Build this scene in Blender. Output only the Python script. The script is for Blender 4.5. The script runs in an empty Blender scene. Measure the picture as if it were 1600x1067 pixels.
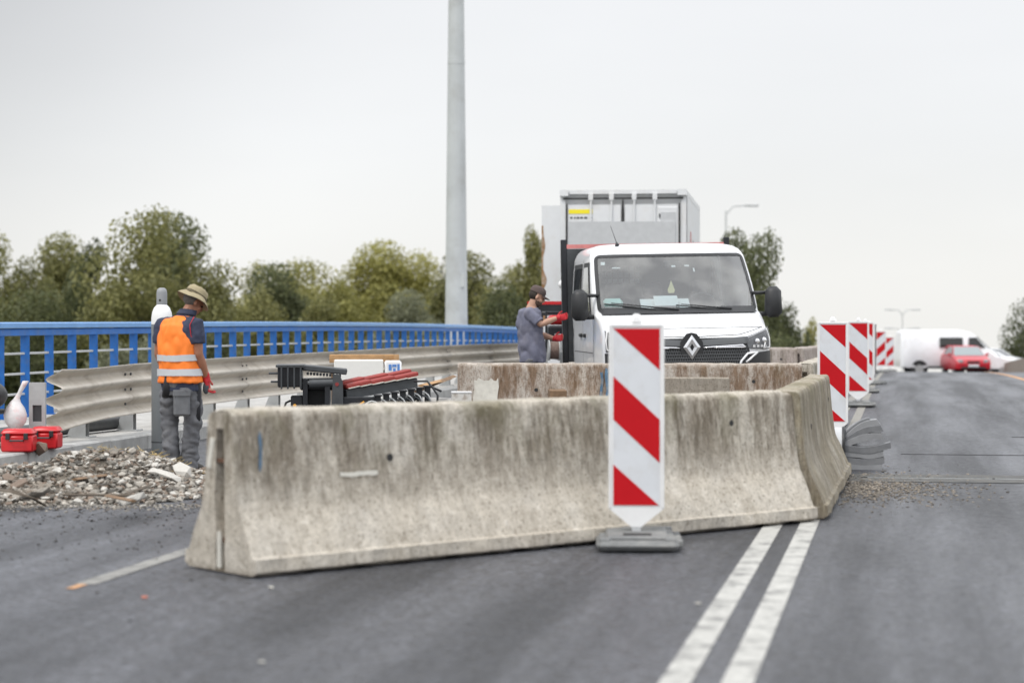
import bpy, math, random
import numpy as np
from mathutils import Vector, Matrix, noise
R=math.radians; PI=math.pi
rnd=random.Random(7)
SC=bpy.context.scene; COL=SC.collection

# ------------------------------------------------------------------ camera, sky, sun, exposure
TH=R(11.058); FPX=3111.0; EYE=1.4
cd=bpy.data.cameras.new('camera'); cam=bpy.data.objects.new('camera',cd); COL.objects.link(cam)
cam.location=(0,0,EYE); cam.rotation_euler=(R(90-.617),0,TH)
cd.lens=70; cd.sensor_width=36; cd.clip_start=.1; cd.clip_end=5000
cd.dof.use_dof=True; cd.dof.focus_distance=21.0; cd.dof.aperture_fstop=1.5; cd.dof.aperture_blades=9
SC.camera=cam
SUN_EL=R(58); SUN_AZ=R(215)      # compass-like: measured from +Y clockwise
w=bpy.data.worlds.new('World'); SC.world=w; w.use_nodes=True
nt=w.node_tree; nt.nodes.clear()
def N(t,k,**kw):
    n=t.nodes.new(k)
    for a,b in kw.items():
        if a.startswith('i_'): n.inputs[a[2:].replace('_',' ')].default_value=b
        else: setattr(n,a,b)
    return n
wo=N(nt,'ShaderNodeOutputWorld'); bg=N(nt,'ShaderNodeBackground'); bg.inputs[1].default_value=.1
sky=N(nt,'ShaderNodeTexSky',sky_type='NISHITA',sun_disc=False,sun_elevation=SUN_EL,sun_rotation=SUN_AZ)
tc=N(nt,'ShaderNodeTexCoord'); sp=N(nt,'ShaderNodeSeparateXYZ'); nt.links.new(tc.outputs['Generated'],sp.inputs[0])
rp=N(nt,'ShaderNodeValToRGB'); nt.links.new(sp.outputs['Z'],rp.inputs[0])
e=rp.color_ramp.elements
e[0].position=0.0; e[0].color=(6.75,6.7,6.5,1)
e[1].position=1.0; e[1].color=(16.5,16.8,17.4,1)
for p,c in ((.09,(6.65,6.7,6.75,1)),(.20,(6.6,6.65,6.8,1)),(.45,(12.5,12.8,13.2,1))):
    k=e.new(p); k.color=c
# the cloud sheet: faint large soft patches
mp=N(nt,'ShaderNodeMapping'); mp.inputs['Scale'].default_value=(1.2,1.2,4); nt.links.new(tc.outputs['Generated'],mp.inputs[0])
cn=N(nt,'ShaderNodeTexNoise',i_Scale=2.2,i_Detail=4.0); nt.links.new(mp.outputs[0],cn.inputs[0])
mr=N(nt,'ShaderNodeMapRange'); mr.inputs[1].default_value=.3; mr.inputs[2].default_value=.7; mr.inputs[3].default_value=.96; mr.inputs[4].default_value=1.04
nt.links.new(cn.outputs[0],mr.inputs[0])
ax=N(nt,'ShaderNodeMapRange',interpolation_type='SMOOTHSTEP'); ax.inputs[1].default_value=-.68; ax.inputs[2].default_value=-.36; ax.inputs[3].default_value=.68; ax.inputs[4].default_value=1.03   # heavier cloud bank to the left
az=N(nt,'ShaderNodeMath',operation='SUBTRACT'); nt.links.new(sp.outputs['X'],az.inputs[0]); nt.links.new(sp.outputs['Z'],az.inputs[1]); nt.links.new(az.outputs[0],ax.inputs[0]); am=N(nt,'ShaderNodeMath',operation='MULTIPLY'); nt.links.new(ax.outputs[0],am.inputs[0]); nt.links.new(mr.outputs[0],am.inputs[1])
ml=N(nt,'ShaderNodeVectorMath',operation='SCALE'); nt.links.new(rp.outputs[0],ml.inputs[0]); nt.links.new(am.outputs[0],ml.inputs['Scale'])
mx=N(nt,'ShaderNodeMixRGB'); mx.inputs[0].default_value=.94
nt.links.new(sky.outputs[0],mx.inputs[1]); nt.links.new(ml.outputs[0],mx.inputs[2])
nt.links.new(mx.outputs[0],bg.inputs[0]); nt.links.new(bg.outputs[0],wo.inputs[0])
sl=bpy.data.lights.new('sun','SUN'); sl.energy=1.5; sl.angle=R(16); sl.color=(1,.965,.91)
so=bpy.data.objects.new('sun',sl); COL.objects.link(so)
sd=Vector((math.sin(SUN_AZ)*math.cos(SUN_EL),math.cos(SUN_AZ)*math.cos(SUN_EL),math.sin(SUN_EL)))
so.rotation_euler=sd.to_track_quat('Z','Y').to_euler()
SC.view_settings.view_transform='Standard'; SC.view_settings.look='None'; SC.view_settings.exposure=0.42
SC.view_settings.gamma=1; SC.view_settings.use_curve_mapping=False
SC.cycles.max_bounces=6; SC.cycles.transparent_max_bounces=12

# ------------------------------------------------------------------ materials
MATS={}
def mat(name,col=(.5,.5,.5),rough=.6,metal=0.,spec=.5,coat=0.,var=0.,vscale=8.,bump=0.,bscale=60.,island=0.,dirt=None,dscale=3.,emit=None,trans=0.):
    """procedural principled: base colour broken by noise (var), optional second colour patches (dirt=(col,amount)), bump"""
    if name in MATS: return MATS[name]
    m=bpy.data.materials.new(name); m.use_nodes=True; t=m.node_tree; t.nodes.clear()
    o=N(t,'ShaderNodeOutputMaterial'); p=N(t,'ShaderNodeBsdfPrincipled'); t.links.new(p.outputs[0],o.inputs[0])
    p.inputs['Roughness'].default_value=rough; p.inputs['Metallic'].default_value=metal
    p.inputs['Specular IOR Level'].default_value=spec; p.inputs['Coat Weight'].default_value=coat
    p.inputs['Coat Roughness'].default_value=.08
    if trans: p.inputs['Transmission Weight'].default_value=trans
    c=N(t,'ShaderNodeTexCoord').outputs['Object']
    src=None
    if var>0:
        n=N(t,'ShaderNodeTexNoise',i_Scale=vscale,i_Detail=5.,i_Roughness=.6); t.links.new(c,n.inputs[0])
        r=N(t,'ShaderNodeMapRange'); r.inputs[1].default_value=.3; r.inputs[2].default_value=.7
        r.inputs[3].default_value=1-var; r.inputs[4].default_value=1+var; t.links.new(n.outputs[0],r.inputs[0])
        s=N(t,'ShaderNodeVectorMath',operation='SCALE'); s.inputs[0].default_value=col[:3]; t.links.new(r.outputs[0],s.inputs['Scale']); src=s.outputs[0]
    if island>0:
        g=N(t,'ShaderNodeNewGeometry'); r=N(t,'ShaderNodeMapRange'); r.inputs[3].default_value=1-island; r.inputs[4].default_value=1+island
        t.links.new(g.outputs['Random Per Island'],r.inputs[0])
        s=N(t,'ShaderNodeVectorMath',operation='SCALE'); t.links.new(r.outputs[0],s.inputs['Scale'])
        if src: t.links.new(src,s.inputs[0])
        else: s.inputs[0].default_value=col[:3]
        src=s.outputs[0]
    if dirt:
        n=N(t,'ShaderNodeTexNoise',i_Scale=dscale,i_Detail=8.,i_Roughness=.65); t.links.new(c,n.inputs[0])
        r=N(t,'ShaderNodeMapRange'); r.inputs[1].default_value=.5; r.inputs[2].default_value=.72; r.inputs[4].default_value=dirt[1]; t.links.new(n.outputs[0],r.inputs[0])
        x=N(t,'ShaderNodeMixRGB'); t.links.new(r.outputs[0],x.inputs[0]); x.inputs[2].default_value=(*dirt[0],1)
        if src: t.links.new(src,x.inputs[1])
        else: x.inputs[1].default_value=(*col[:3],1)
        src=x.outputs[0]
    if src: t.links.new(src,p.inputs['Base Color'])
    else: p.inputs['Base Color'].default_value=(*col[:3],1)
    if bump>0:
        n=N(t,'ShaderNodeTexNoise',i_Scale=bscale,i_Detail=4.); t.links.new(c,n.inputs[0])
        b=N(t,'ShaderNodeBump'); b.inputs['Strength'].default_value=bump; b.inputs['Distance'].default_value=.01
        t.links.new(n.outputs[0],b.inputs['Height']); t.links.new(b.outputs[0],p.inputs['Normal'])
    MATS[name]=m; return m

def asphalt():
    m=bpy.data.materials.new('asphalt'); m.use_nodes=True; t=m.node_tree; t.nodes.clear(); L=t.links.new
    o=N(t,'ShaderNodeOutputMaterial'); p=N(t,'ShaderNodeBsdfPrincipled'); L(p.outputs[0],o.inputs[0])
    g=N(t,'ShaderNodeNewGeometry').outputs['Position']
    # large worn patches, long tyre bands along the lane, fine aggregate
    a=N(t,'ShaderNodeTexNoise',i_Scale=.35,i_Detail=6.,i_Roughness=.6); L(g,a.inputs[0])
    mb=N(t,'ShaderNodeMapping'); mb.inputs['Scale'].default_value=(1.5,.09,1); mb.inputs['Rotation'].default_value=(0,0,R(-7)); L(g,mb.inputs[0])
    b=N(t,'ShaderNodeTexNoise',i_Scale=1.0,i_Detail=5.,i_Roughness=.6); L(mb.outputs[0],b.inputs[0])
    c=N(t,'ShaderNodeTexNoise',i_Scale=55.,i_Detail=4.,i_Roughness=.9); L(g,c.inputs[0])
    v=N(t,'ShaderNodeTexVoronoi',i_Scale=38.); L(g,v.inputs[0])
    def rng(s,a0,a1,b0,b1):
        r=N(t,'ShaderNodeMapRange'); r.inputs[1].default_value=a0; r.inputs[2].default_value=a1; r.inputs[3].default_value=b0; r.inputs[4].default_value=b1; L(s,r.inputs[0]); return r.outputs[0]
    def mul(x,y):
        k=N(t,'ShaderNodeMath',operation='MULTIPLY'); L(x,k.inputs[0]); L(y,k.inputs[1]); return k.outputs[0]
    h=N(t,'ShaderNodeTexNoise',i_Scale=11.,i_Detail=5.,i_Roughness=.85); L(g,h.inputs[0])  # mottling put into the colour to imitate tiny shade between the grains
    f=mul(mul(rng(a.outputs[0],.35,.65,.84,1.2),rng(b.outputs[0],.38,.62,.58,1.45)),mul(rng(c.outputs[0],.3,.7,.3,1.8),mul(rng(v.outputs['Color'],0,1,.5,1.6),rng(h.outputs[0],.35,.65,.5,1.55))))
    s=N(t,'ShaderNodeVectorMath',operation='SCALE'); s.inputs[0].default_value=(.052,.054,.061); L(f,s.inputs['Scale']); L(s.outputs[0],p.inputs['Base Color'])
    L(mul(rng(b.outputs[0],.38,.62,.57,.43),rng(h.outputs[0],.35,.65,.7,1.25)),p.inputs['Roughness']); p.inputs['Specular IOR Level'].default_value=.5
    bp=N(t,'ShaderNodeBump'); bp.inputs['Strength'].default_value=.8; bp.inputs['Distance'].default_value=.012
    L(c.outputs[0],bp.inputs['Height']); L(bp.outputs[0],p.inputs['Normal'])
    return m

def barrier_concrete(name,base=(.52,.475,.405),stain=(.135,.105,.07),amount=.72,moss=.5,seed=0.,low=.25):
    m=bpy.data.materials.new(name); m.use_nodes=True; t=m.node_tree; t.nodes.clear(); L=t.links.new
    o=N(t,'ShaderNodeOutputMaterial'); p=N(t,'ShaderNodeBsdfPrincipled'); L(p.outputs[0],o.inputs[0]); p.inputs['Roughness'].default_value=.85; p.inputs['Specular IOR Level'].default_value=.3
    oc=N(t,'ShaderNodeTexCoord').outputs['Object']
    of=N(t,'ShaderNodeVectorMath',operation='ADD'); of.inputs[1].default_value=(seed,seed*.7,0); L(oc,of.inputs[0]); oc2=of.outputs[0]
    def noise_(sc,scale3=None,det=6.,ro=.65):
        src=oc2
        if scale3:
            mm=N(t,'ShaderNodeMapping'); mm.inputs['Scale'].default_value=scale3; L(oc2,mm.inputs[0]); src=mm.outputs[0]
        n=N(t,'ShaderNodeTexNoise',i_Scale=sc,i_Detail=det,i_Roughness=ro); L(src,n.inputs[0]); return n.outputs[0]
    def rng(s,a0,a1,b0,b1):
        r=N(t,'ShaderNodeMapRange'); r.inputs[1].default_value=a0; r.inputs[2].default_value=a1; r.inputs[3].default_value=b0; r.inputs[4].default_value=b1; L(s,r.inputs[0]); return r.outputs[0]
    def mul(x,y):
        k=N(t,'ShaderNodeMath',operation='MULTIPLY'); L(x,k.inputs[0]); L(y,k.inputs[1]); return k.outputs[0]
    def mix(f,c1,c2):
        x=N(t,'ShaderNodeMixRGB'); L(f,x.inputs[0])
        for i,c in ((1,c1),(2,c2)):
            if isinstance(c,tuple): x.inputs[i].default_value=(*c,1)
            else: L(c,x.inputs[i])
        return x.outputs[0]
    z=N(t,'ShaderNodeSeparateXYZ'); L(oc,z.inputs[0]); z=z.outputs['Z']
    # weather streaks running down from the top: a mask that fades below the bend of the face
    streak=noise_(4.,(1.4,1.4,.34),8.,.78); fine=noise_(30.,(1,1,.10),5.,.75); cloud=noise_(2.6); spot=noise_(17.,None,5.,.7); pit=noise_(70.,None,2.)
    hm=rng(z,.30,.62,low,1.); h2=rng(z,.86,.905,1.,.25)
    c=mix(rng(spot,.35,.65,0,1),tuple(v*.86 for v in base),tuple(min(1,v*1.14) for v in base))
    c=mix(rng(cloud,.45,.62,0,.35),c,(.60,.57,.52))
    c=mix(mul(mul(rng(streak,.42,.57,0,amount),hm),h2),c,stain)
    c=mix(mul(mul(mul(rng(fine,.47,.60,0,.65),rng(streak,.36,.56,.15,1.)),hm),h2),c,tuple(v*.55 for v in stain))
    sp2=noise_(42.,(1,1,.5),3.,.8); c=mix(rng(sp2,.56,.64,0,.45),c,tuple(v*.9 for v in stain))
    mo=noise_(3.1,(1,1,.6)); c=mix(mul(rng(mo,.5,.62,0,moss),rng(z,.5,.85,0,1)),c,(.115,.105,.05))
    c=mix(mul(rng(spot,.60,.68,0,.55),rng(z,.0,.5,.8,.3)),c,(.66,.64,.60))
    c=mix(rng(pit,.60,.66,0,.75),c,(.10,.085,.06))
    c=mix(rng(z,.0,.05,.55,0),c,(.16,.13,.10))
    L(c,p.inputs['Base Color'])
    b=N(t,'ShaderNodeBump'); b.inputs['Strength'].default_value=.55; b.inputs['Distance'].default_value=.012
    L(spot,b.inputs['Height']); L(b.outputs[0],p.inputs['Normal'])
    return m

def leaf_mat(name,c1,c2):
    m=bpy.data.materials.new(name); m.use_nodes=True; t=m.node_tree; t.nodes.clear(); L=t.links.new
    o=N(t,'ShaderNodeOutputMaterial'); p=N(t,'ShaderNodeBsdfPrincipled'); p.inputs['Roughness'].default_value=.55; p.inputs['Specular IOR Level'].default_value=.35
    g=N(t,'ShaderNodeNewGeometry'); x=N(t,'ShaderNodeMixRGB'); x.inputs[1].default_value=(*c1,1); x.inputs[2].default_value=(*c2,1)
    oi=N(t,'ShaderNodeObjectInfo'); ad=N(t,'ShaderNodeMath',operation='MULTIPLY_ADD'); L(oi.outputs['Random'],ad.inputs[0]); ad.inputs[1].default_value=.35; 
    sc=N(t,'ShaderNodeMath',operation='MULTIPLY'); L(g.outputs['Random Per Island'],sc.inputs[0]); sc.inputs[1].default_value=.65; L(sc.outputs[0],ad.inputs[2])
    L(ad.outputs[0],x.inputs[0]); L(x.outputs[0],p.inputs['Base Color'])
    tr=N(t,'ShaderNodeBsdfTranslucent'); L(x.outputs[0],tr.inputs[0]); ms=N(t,'ShaderNodeMixShader'); ms.inputs[0].default_value=.45
    L(p.outputs[0],ms.inputs[1]); L(tr.outputs[0],ms.inputs[2]); L(ms.outputs[0],o.inputs[0]); return m

def thin_glass(name,tint=(.75,.85,.85),refl=.16,rough=.03,film_glare=(.03,.30)):
    m=bpy.data.materials.new(name); m.use_nodes=True; t=m.node_tree; t.nodes.clear(); L=t.links.new
    o=N(t,'ShaderNodeOutputMaterial'); a=N(t,'ShaderNodeBsdfTransparent'); a.inputs[0].default_value=(*tint,1)
    g=N(t,'ShaderNodeBsdfGlossy'); g.inputs['Roughness'].default_value=rough
    d=N(t,'ShaderNodeBsdfDiffuse'); d.inputs[0].default_value=(.5,.5,.48,1)
    f=N(t,'ShaderNodeLayerWeight'); f.inputs[0].default_value=.3
    ma=N(t,'ShaderNodeMath',operation='ADD',use_clamp=True); L(f.outputs['Fresnel'],ma.inputs[0]); ma.inputs[1].default_value=refl-.04
    ms=N(t,'ShaderNodeMixShader'); L(ma.outputs[0],ms.inputs[0]); L(a.outputs[0],ms.inputs[1]); L(g.outputs[0],ms.inputs[2])
    # road film and cloud reflection, painted as pale blotches on the glass
    n=N(t,'ShaderNodeTexNoise',i_Scale=2.4,i_Detail=4.); L(N(t,'ShaderNodeTexCoord').outputs['Object'],n.inputs[0])
    r=N(t,'ShaderNodeMapRange'); r.inputs[1].default_value=.4; r.inputs[2].default_value=.7; r.inputs[3].default_value=film_glare[0]; r.inputs[4].default_value=film_glare[1]; L(n.outputs[0],r.inputs[0])
    m2=N(t,'ShaderNodeMixShader'); L(r.outputs[0],m2.inputs[0]); L(ms.outputs[0],m2.inputs[1]); L(d.outputs[0],m2.inputs[2]); L(m2.outputs[0],o.inputs[0]); return m

M_ASPH=asphalt()
M_LINE=mat('road_paint',(.42,.415,.39),.7,var=.2,vscale=14,dirt=((.08,.08,.08),1.),dscale=5,bump=.3)
M_LINED=mat('dusty_road_paint',(.25,.24,.215),.8,var=.25,vscale=5,dirt=((.10,.098,.09),.9),dscale=5,bump=.3)
M_LINEF=mat('faded_road_paint',(.24,.235,.22),.7,var=.3,vscale=6,dirt=((.07,.07,.07),1.),dscale=4,bump=.3)
M_ORLINE=mat('orange_paint',(.5,.27,.13),.7,var=.1)
M_CONC=mat('pale_concrete',(.42,.41,.39),.85,var=.15,vscale=5,bump=.3,bscale=40,dirt=((.2,.19,.17),.5))
M_KERB=mat('kerb_stone',(.40,.40,.39),.85,var=.14,vscale=9,bump=.4,bscale=50,dirt=((.16,.15,.14),.5))
M_WHITEP=mat('white_plastic',(.80,.80,.80),.4,var=.04,dirt=((.5,.48,.45),.4),dscale=4)
M_RED=mat('red_reflective',(.50,.003,.009),.5,var=.03,spec=.25)
M_WHR=mat('white_reflective',(.66,.68,.71),.35,var=.05,vscale=4,dirt=((.48,.46,.43),.45),dscale=5)
M_RUB=mat('recycled_rubber',(.19,.195,.195),.75,var=.2,vscale=12,bump=.4,bscale=80,dirt=((.28,.27,.25),.6),dscale=6)
M_DARK=mat('dark_slot',(.03,.03,.03),.8)
M_GALV=mat('galvanised_steel',(.42,.43,.43),.5,metal=.35,var=.12,vscale=6)
M_RAIL=mat('cream_coated_rail',(.60,.55,.475),.5,metal=.1,var=.08,vscale=3,dirt=((.30,.24,.18),.5),dscale=4)
M_BLUE=mat('blue_paint',(.006,.115,.40),.5,var=.15,vscale=5,dirt=((.10,.13,.2),.5),dscale=4)
M_BLUEL=mat('blue_rail_top',(.13,.29,.56),.4,var=.08,vscale=4)
M_PIPE=mat('grey_pipe_rail',(.45,.46,.46),.5,metal=.2)
M_MAST=mat('mast_grey',(.50,.52,.53),.5,var=.1,vscale=1.2,dirt=((.38,.38,.37),.6),dscale=1.5)
M_WPAINT=mat('white_car_paint',(.84,.85,.87),.28,coat=.6,var=.03,vscale=3,dirt=((.62,.60,.56),.35),dscale=2.5)
M_BLKPL=mat('black_plastic',(.022,.023,.025),.5,bump=.05)
M_BLK=mat('black_steel',(.02,.022,.026),.42,metal=.2,var=.3,vscale=10)
M_DGREY=mat('dark_grey_steel',(.07,.075,.08),.45,metal=.3,var=.2,vscale=8)
M_CHROME=mat('chrome',(.78,.78,.80),.16,metal=1.)
M_TYRE=mat('tyre',(.02,.02,.02),.8)
M_GLASS=thin_glass('windscreen_glass',(.80,.90,.92),.19,.03,(.05,.34))
M_DGLASS=mat('tinted_glass',(.03,.035,.038),.06,spec=.8)
M_LENS=thin_glass('lamp_lens',(.97,.97,.98),.04,.02,(0,.01))
M_ORANGE=mat('hi_vis_orange',(.95,.225,.025),.65,var=.05,vscale=5,bump=.3,bscale=12)
M_STRIPE=mat('reflective_tape',(.52,.54,.56),.35,var=.05)
M_NAVY=mat('navy_cloth',(.035,.042,.075),.9,var=.2,vscale=9,bump=.4,bscale=30)
M_TSH=mat('grey_violet_cloth',(.15,.155,.21),.9,var=.15,vscale=7,bump=.4,bscale=25,dirt=((.24,.23,.27),.7),dscale=3)
M_TROU=mat('grey_workwear',(.125,.128,.14),.9,var=.25,vscale=6,bump=.5,bscale=25,dirt=((.2,.2,.2),.5),dscale=5)
M_TROUD=mat('dark_workwear',(.03,.031,.036),.9,var=.2,vscale=9)
M_SKIN=mat('tanned_skin',(.33,.145,.085),.5,var=.12,vscale=14)
M_SKIN2=mat('fair_skin',(.46,.27,.19),.5,var=.1,vscale=14)
M_HAIR=mat('dark_hair',(.03,.022,.016),.8,var=.3,vscale=30)
M_HAT=mat('khaki_cotton',(.33,.28,.175),.9,var=.12,vscale=20,bump=.3,bscale=60)
M_CAP=mat('brown_cap_cloth',(.09,.065,.06),.9,var=.15,vscale=20)
M_GLOVE=mat('red_glove',(.50,.02,.03),.7,var=.2,vscale=20)
M_GLVP=mat('dark_glove_palm',(.06,.07,.08),.8)
M_SHOE=mat('work_shoe',(.05,.045,.04),.7)
M_CYL=mat('grey_cylinder_paint',(.20,.215,.225),.4,var=.06)
M_REDP=mat('red_case_plastic',(.55,.015,.02),.35,var=.05)
M_WOOD=mat('raw_wood',(.42,.25,.12),.8,var=.2,vscale=14,bump=.3)
M_OLDWOOD=mat('old_wood',(.19,.12,.07),.85,var=.3,vscale=14,bump=.4)
M_STYRO=mat('white_foam',(.80,.79,.75),.8,var=.03)
M_BAG=mat('thin_white_bag',(.70,.68,.68),.4,var=.08,vscale=18,bump=.6,bscale=25,dirt=((.75,.36,.33),.8),dscale=9)
M_GROUND=mat('river_meadow',(.085,.10,.04),.95,var=.3,vscale=.05)
M_ROCK=mat('broken_concrete',(.26,.24,.21),.9,var=.25,vscale=12,island=.75,bump=.5,bscale=50,dirt=((.16,.11,.07),.7),dscale=2.)
M_ROCKW=mat('white_mortar',(.52,.50,.46),.9,var=.15,vscale=12,bump=.4)
M_ROCKB=mat('brown_stone',(.20,.15,.115),.85,var=.2,vscale=10,bump=.5)
M_REDBAR=mat('red_foam_strip',(.27,.035,.028),.6,var=.1)
M_PVC=mat('pale_grey_plastic',(.52,.53,.54),.45,var=.06)
M_PVCG=mat('grey_rubber_profile',(.17,.175,.185),.5,var=.15,vscale=9,dirt=((.30,.30,.30),.5))
M_CONT=mat('container_white',(.70,.71,.72),.5,var=.05,vscale=2,dirt=((.42,.36,.28),.35),dscale=2)
M_YEL=mat('yellow_sticker',(.85,.72,.02),.5)
M_RUST=mat('rusty_edge',(.30,.17,.08),.85,var=.3,vscale=8,dirt=((.6,.58,.55),.8),dscale=7)
M_REDCAR=mat('red_car_paint',(.45,.006,.02),.4,coat=.25)
M_BARK=mat('bark',(.10,.085,.065),.9,var=.25,vscale=8)
L_DARK=leaf_mat('dark_leaves',(.05,.064,.03),(.21,.225,.10))
L_OLIVE=leaf_mat('olive_leaves',(.105,.112,.042),(.37,.355,.14))
L_YELLOW=leaf_mat('yellow_green_leaves',(.19,.19,.06),(.48,.45,.15))
L_SILVER=leaf_mat('silvery_leaves',(.10,.11,.06),(.38,.39,.26))
M_BARR=[barrier_concrete('stained_barrier_concrete_%s'%k,seed=s,**kw) for k,s,kw in (
 ('front',3.1,{}),('side',11.4,dict(base=(.33,.29,.215),amount=.75,low=.65)),('rear',23.7,dict(base=(.43,.38,.33),stain=(.17,.10,.055),amount=.85,moss=.15,low=.7)),('end',31.9,dict(amount=.5,low=.4)),('far',47.3,dict(base=(.42,.36,.33),amount=.35,moss=.1)))]

# ------------------------------------------------------------------ mesh helpers
class MB:
    def __init__(s): s.v=[]; s.f=[]; s.m=[]; s.mats=[]; s.cut=[]
    def mi(s,m):
        if m is None: return 0
        if m not in s.mats: s.mats.append(m)
        return s.mats.index(m)
    def add(s,vs,fs,m=None):
        o=len(s.v); s.cut.append((o,len(s.f))); s.v+=[tuple(v) for v in vs]; k=s.mi(m)
        for f in fs: s.f.append(tuple(i+o for i in f)); s.m.append(k)
        return s
    def box(s,c,d,rz=0,rx=0,ry=0,m=None,bev=0.,taper=1.):
        hx,hy,hz=d[0]/2,d[1]/2,d[2]/2
        M=Matrix.Translation(c)@Matrix.Rotation(rz,4,'Z')@Matrix.Rotation(ry,4,'Y')@Matrix.Rotation(rx,4,'X')
        if bev>0:
            b=min(bev,hx*.9,hy*.9,hz*.9); vs=[];idx={}
            for sx in(-1,1):
                for sy in(-1,1):
                    for sz in(-1,1):
                        T=taper if sz>0 else 1
                        for a,off in (('x',(0,b,b)),('y',(b,0,b)),('z',(b,b,0))):
                            idx[(sx,sy,sz,a)]=len(vs)
                            vs.append(M@Vector((sx*(hx*T-off[0]),sy*(hy*T-off[1]),sz*(hz-off[2]))))
            fs=[]
            for a in (-1,1):
                fs.append([idx[(a,-1,-1,'x')],idx[(a,1,-1,'x')],idx[(a,1,1,'x')],idx[(a,-1,1,'x')]][::a])
                fs.append([idx[(-1,a,-1,'y')],idx[(1,a,-1,'y')],idx[(1,a,1,'y')],idx[(-1,a,1,'y')]][::-a])
                fs.append([idx[(-1,-1,a,'z')],idx[(1,-1,a,'z')],idx[(1,1,a,'z')],idx[(-1,1,a,'z')]][::a])
            for p in(-1,1):
                for q in(-1,1):
                    fs.append([idx[(p,q,-1,'x')],idx[(p,q,1,'x')],idx[(p,q,1,'y')],idx[(p,q,-1,'y')]][::-p*q])
                    fs.append([idx[(p,-1,q,'x')],idx[(p,1,q,'x')],idx[(p,1,q,'z')],idx[(p,-1,q,'z')]][::p*q])
                    fs.append([idx[(-1,p,q,'y')],idx[(1,p,q,'y')],idx[(1,p,q,'z')],idx[(-1,p,q,'z')]][::-p*q])
            for sx in(-1,1):
                for sy in(-1,1):
                    for sz in(-1,1): fs.append([idx[(sx,sy,sz,a)] for a in 'xyz'][::sx*sy*sz])
            return s.add(vs,fs,m)
        vs=[M@Vector((x*(taper if z>0 else 1),y*(taper if z>0 else 1),z)) for x in(-hx,hx) for y in(-hy,hy) for z in(-hz,hz)]
        return s.add(vs,[(0,1,3,2),(4,6,7,5),(0,4,5,1),(2,3,7,6),(0,2,6,4),(1,5,7,3)],m)
    def cyl(s,a,b,r1,r2=None,n=12,m=None,cap=True):
        return s.tube([a,b],[r1,r1 if r2 is None else r2],n,m,cap)
    def tube(s,pts,rs,n=8,m=None,cap=True):
        pts=[Vector(p) for p in pts]; rings=[]; up=None
        if not isinstance(rs,(list,tuple)): rs=[rs]*len(pts)
        for i,p in enumerate(pts):
            d=(pts[min(i+1,len(pts)-1)]-pts[max(i-1,0)]).normalized()
            if up is None:
                up=Vector((0,0,1)) if abs(d.z)<.9 else Vector((0,1,0))
            x=up.cross(d).normalized(); y=d.cross(x).normalized(); up=y
            r=rs[i]; rx,ry=(r if isinstance(r,tuple) else (r,r))
            rings.append([p+x*math.cos(k*2*PI/n)*rx+y*math.sin(k*2*PI/n)*ry for k in range(n)])
        return s.loft(rings,m,cap)
    def loft(s,rings,m=None,cap=True,closed=True):
        n=len(rings[0]); vs=[v for r in rings for v in r]; fs=[]
        for i in range(len(rings)-1):
            for k in range(n if closed else n-1):
                a=i*n+k; b=i*n+(k+1)%n; fs.append((a,b,b+n,a+n))
        if cap and closed: fs.append(tuple(range(n))[::-1]); fs.append(tuple(range((len(rings)-1)*n,len(rings)*n)))
        return s.add(vs,fs,m)
    def ell(s,c,r,n=10,k=7,rz=0,rx=0,ry=0,m=None):
        M=Matrix.Translation(c)@Matrix.Rotation(rz,4,'Z')@Matrix.Rotation(ry,4,'Y')@Matrix.Rotation(rx,4,'X')
        rings=[]
        for i in range(k+1):
            t=PI*(i+.0)/k; t=min(max(t,.05),PI-.05)
            rings.append([M@Vector((r[0]*math.sin(t)*math.cos(2*PI*j/n),r[1]*math.sin(t)*math.sin(2*PI*j/n),-r[2]*math.cos(t))) for j in range(n)])
        return s.loft(rings,m)
    def prism(s,poly,axis,a,b,m=None):
        """poly of 2-D points extruded along axis ('x','y','z') from a to b"""
        def P(p,t): return {'x':(t,p[0],p[1]),'y':(p[0],t,p[1]),'z':(p[0],p[1],t)}[axis]
        n=len(poly); vs=[P(p,a) for p in poly]+[P(p,b) for p in poly]
        fs=[(i,(i+1)%n,(i+1)%n+n,i+n) for i in range(n)]+[tuple(range(n))[::-1],tuple(range(n,2*n))]
        return s.add(vs,fs,m)
    def mesh(s,name,m=None,smooth=False):
        me=bpy.data.meshes.new(name); me.from_pydata(s.v,[],s.f)
        ms=s.mats or [m]
        for q in ms: me.materials.append(q if q else m)
        if len(ms)>1: me.polygons.foreach_set('material_index',s.m)
        import bmesh
        bm=bmesh.new(); bm.from_mesh(me)
        lo=[v for v in bm.verts if not v.link_faces]
        if lo: bmesh.ops.delete(bm,geom=lo,context='VERTS')
        bmesh.ops.recalc_face_normals(bm,faces=bm.faces); bm.to_mesh(me); bm.free()
        if smooth: 
            me.polygons.foreach_set('use_smooth',[True]*len(me.polygons))
            if smooth!=1: me.set_sharp_from_angle(angle=R(smooth))
        me.update(); return me
    def obj(s,name,m=None,parent=None,smooth=False):
        return link(name,s.mesh(name,m,smooth),parent)
def _each(s,name,m=None,parent=None,smooth=False):
    'every shape collected so far becomes a part of its own'
    out=[]; C=s.cut+[(len(s.v),len(s.f))]
    for (v0,f0),(v1,f1) in zip(C,C[1:]):
        q=MB(); q.add(s.v[v0:v1],[tuple(i-v0 for i in f) for f in s.f[f0:f1]]); out.append(q.obj(name,m,parent,smooth))
    return out
MB.each=_each
def link(name,me,parent=None,loc=None,rot=None):
    o=bpy.data.objects.new(name,me); COL.objects.link(o)
    if parent: o.parent=parent
    if loc: o.location=loc
    if rot: o.rotation_euler=rot
    return o
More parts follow.
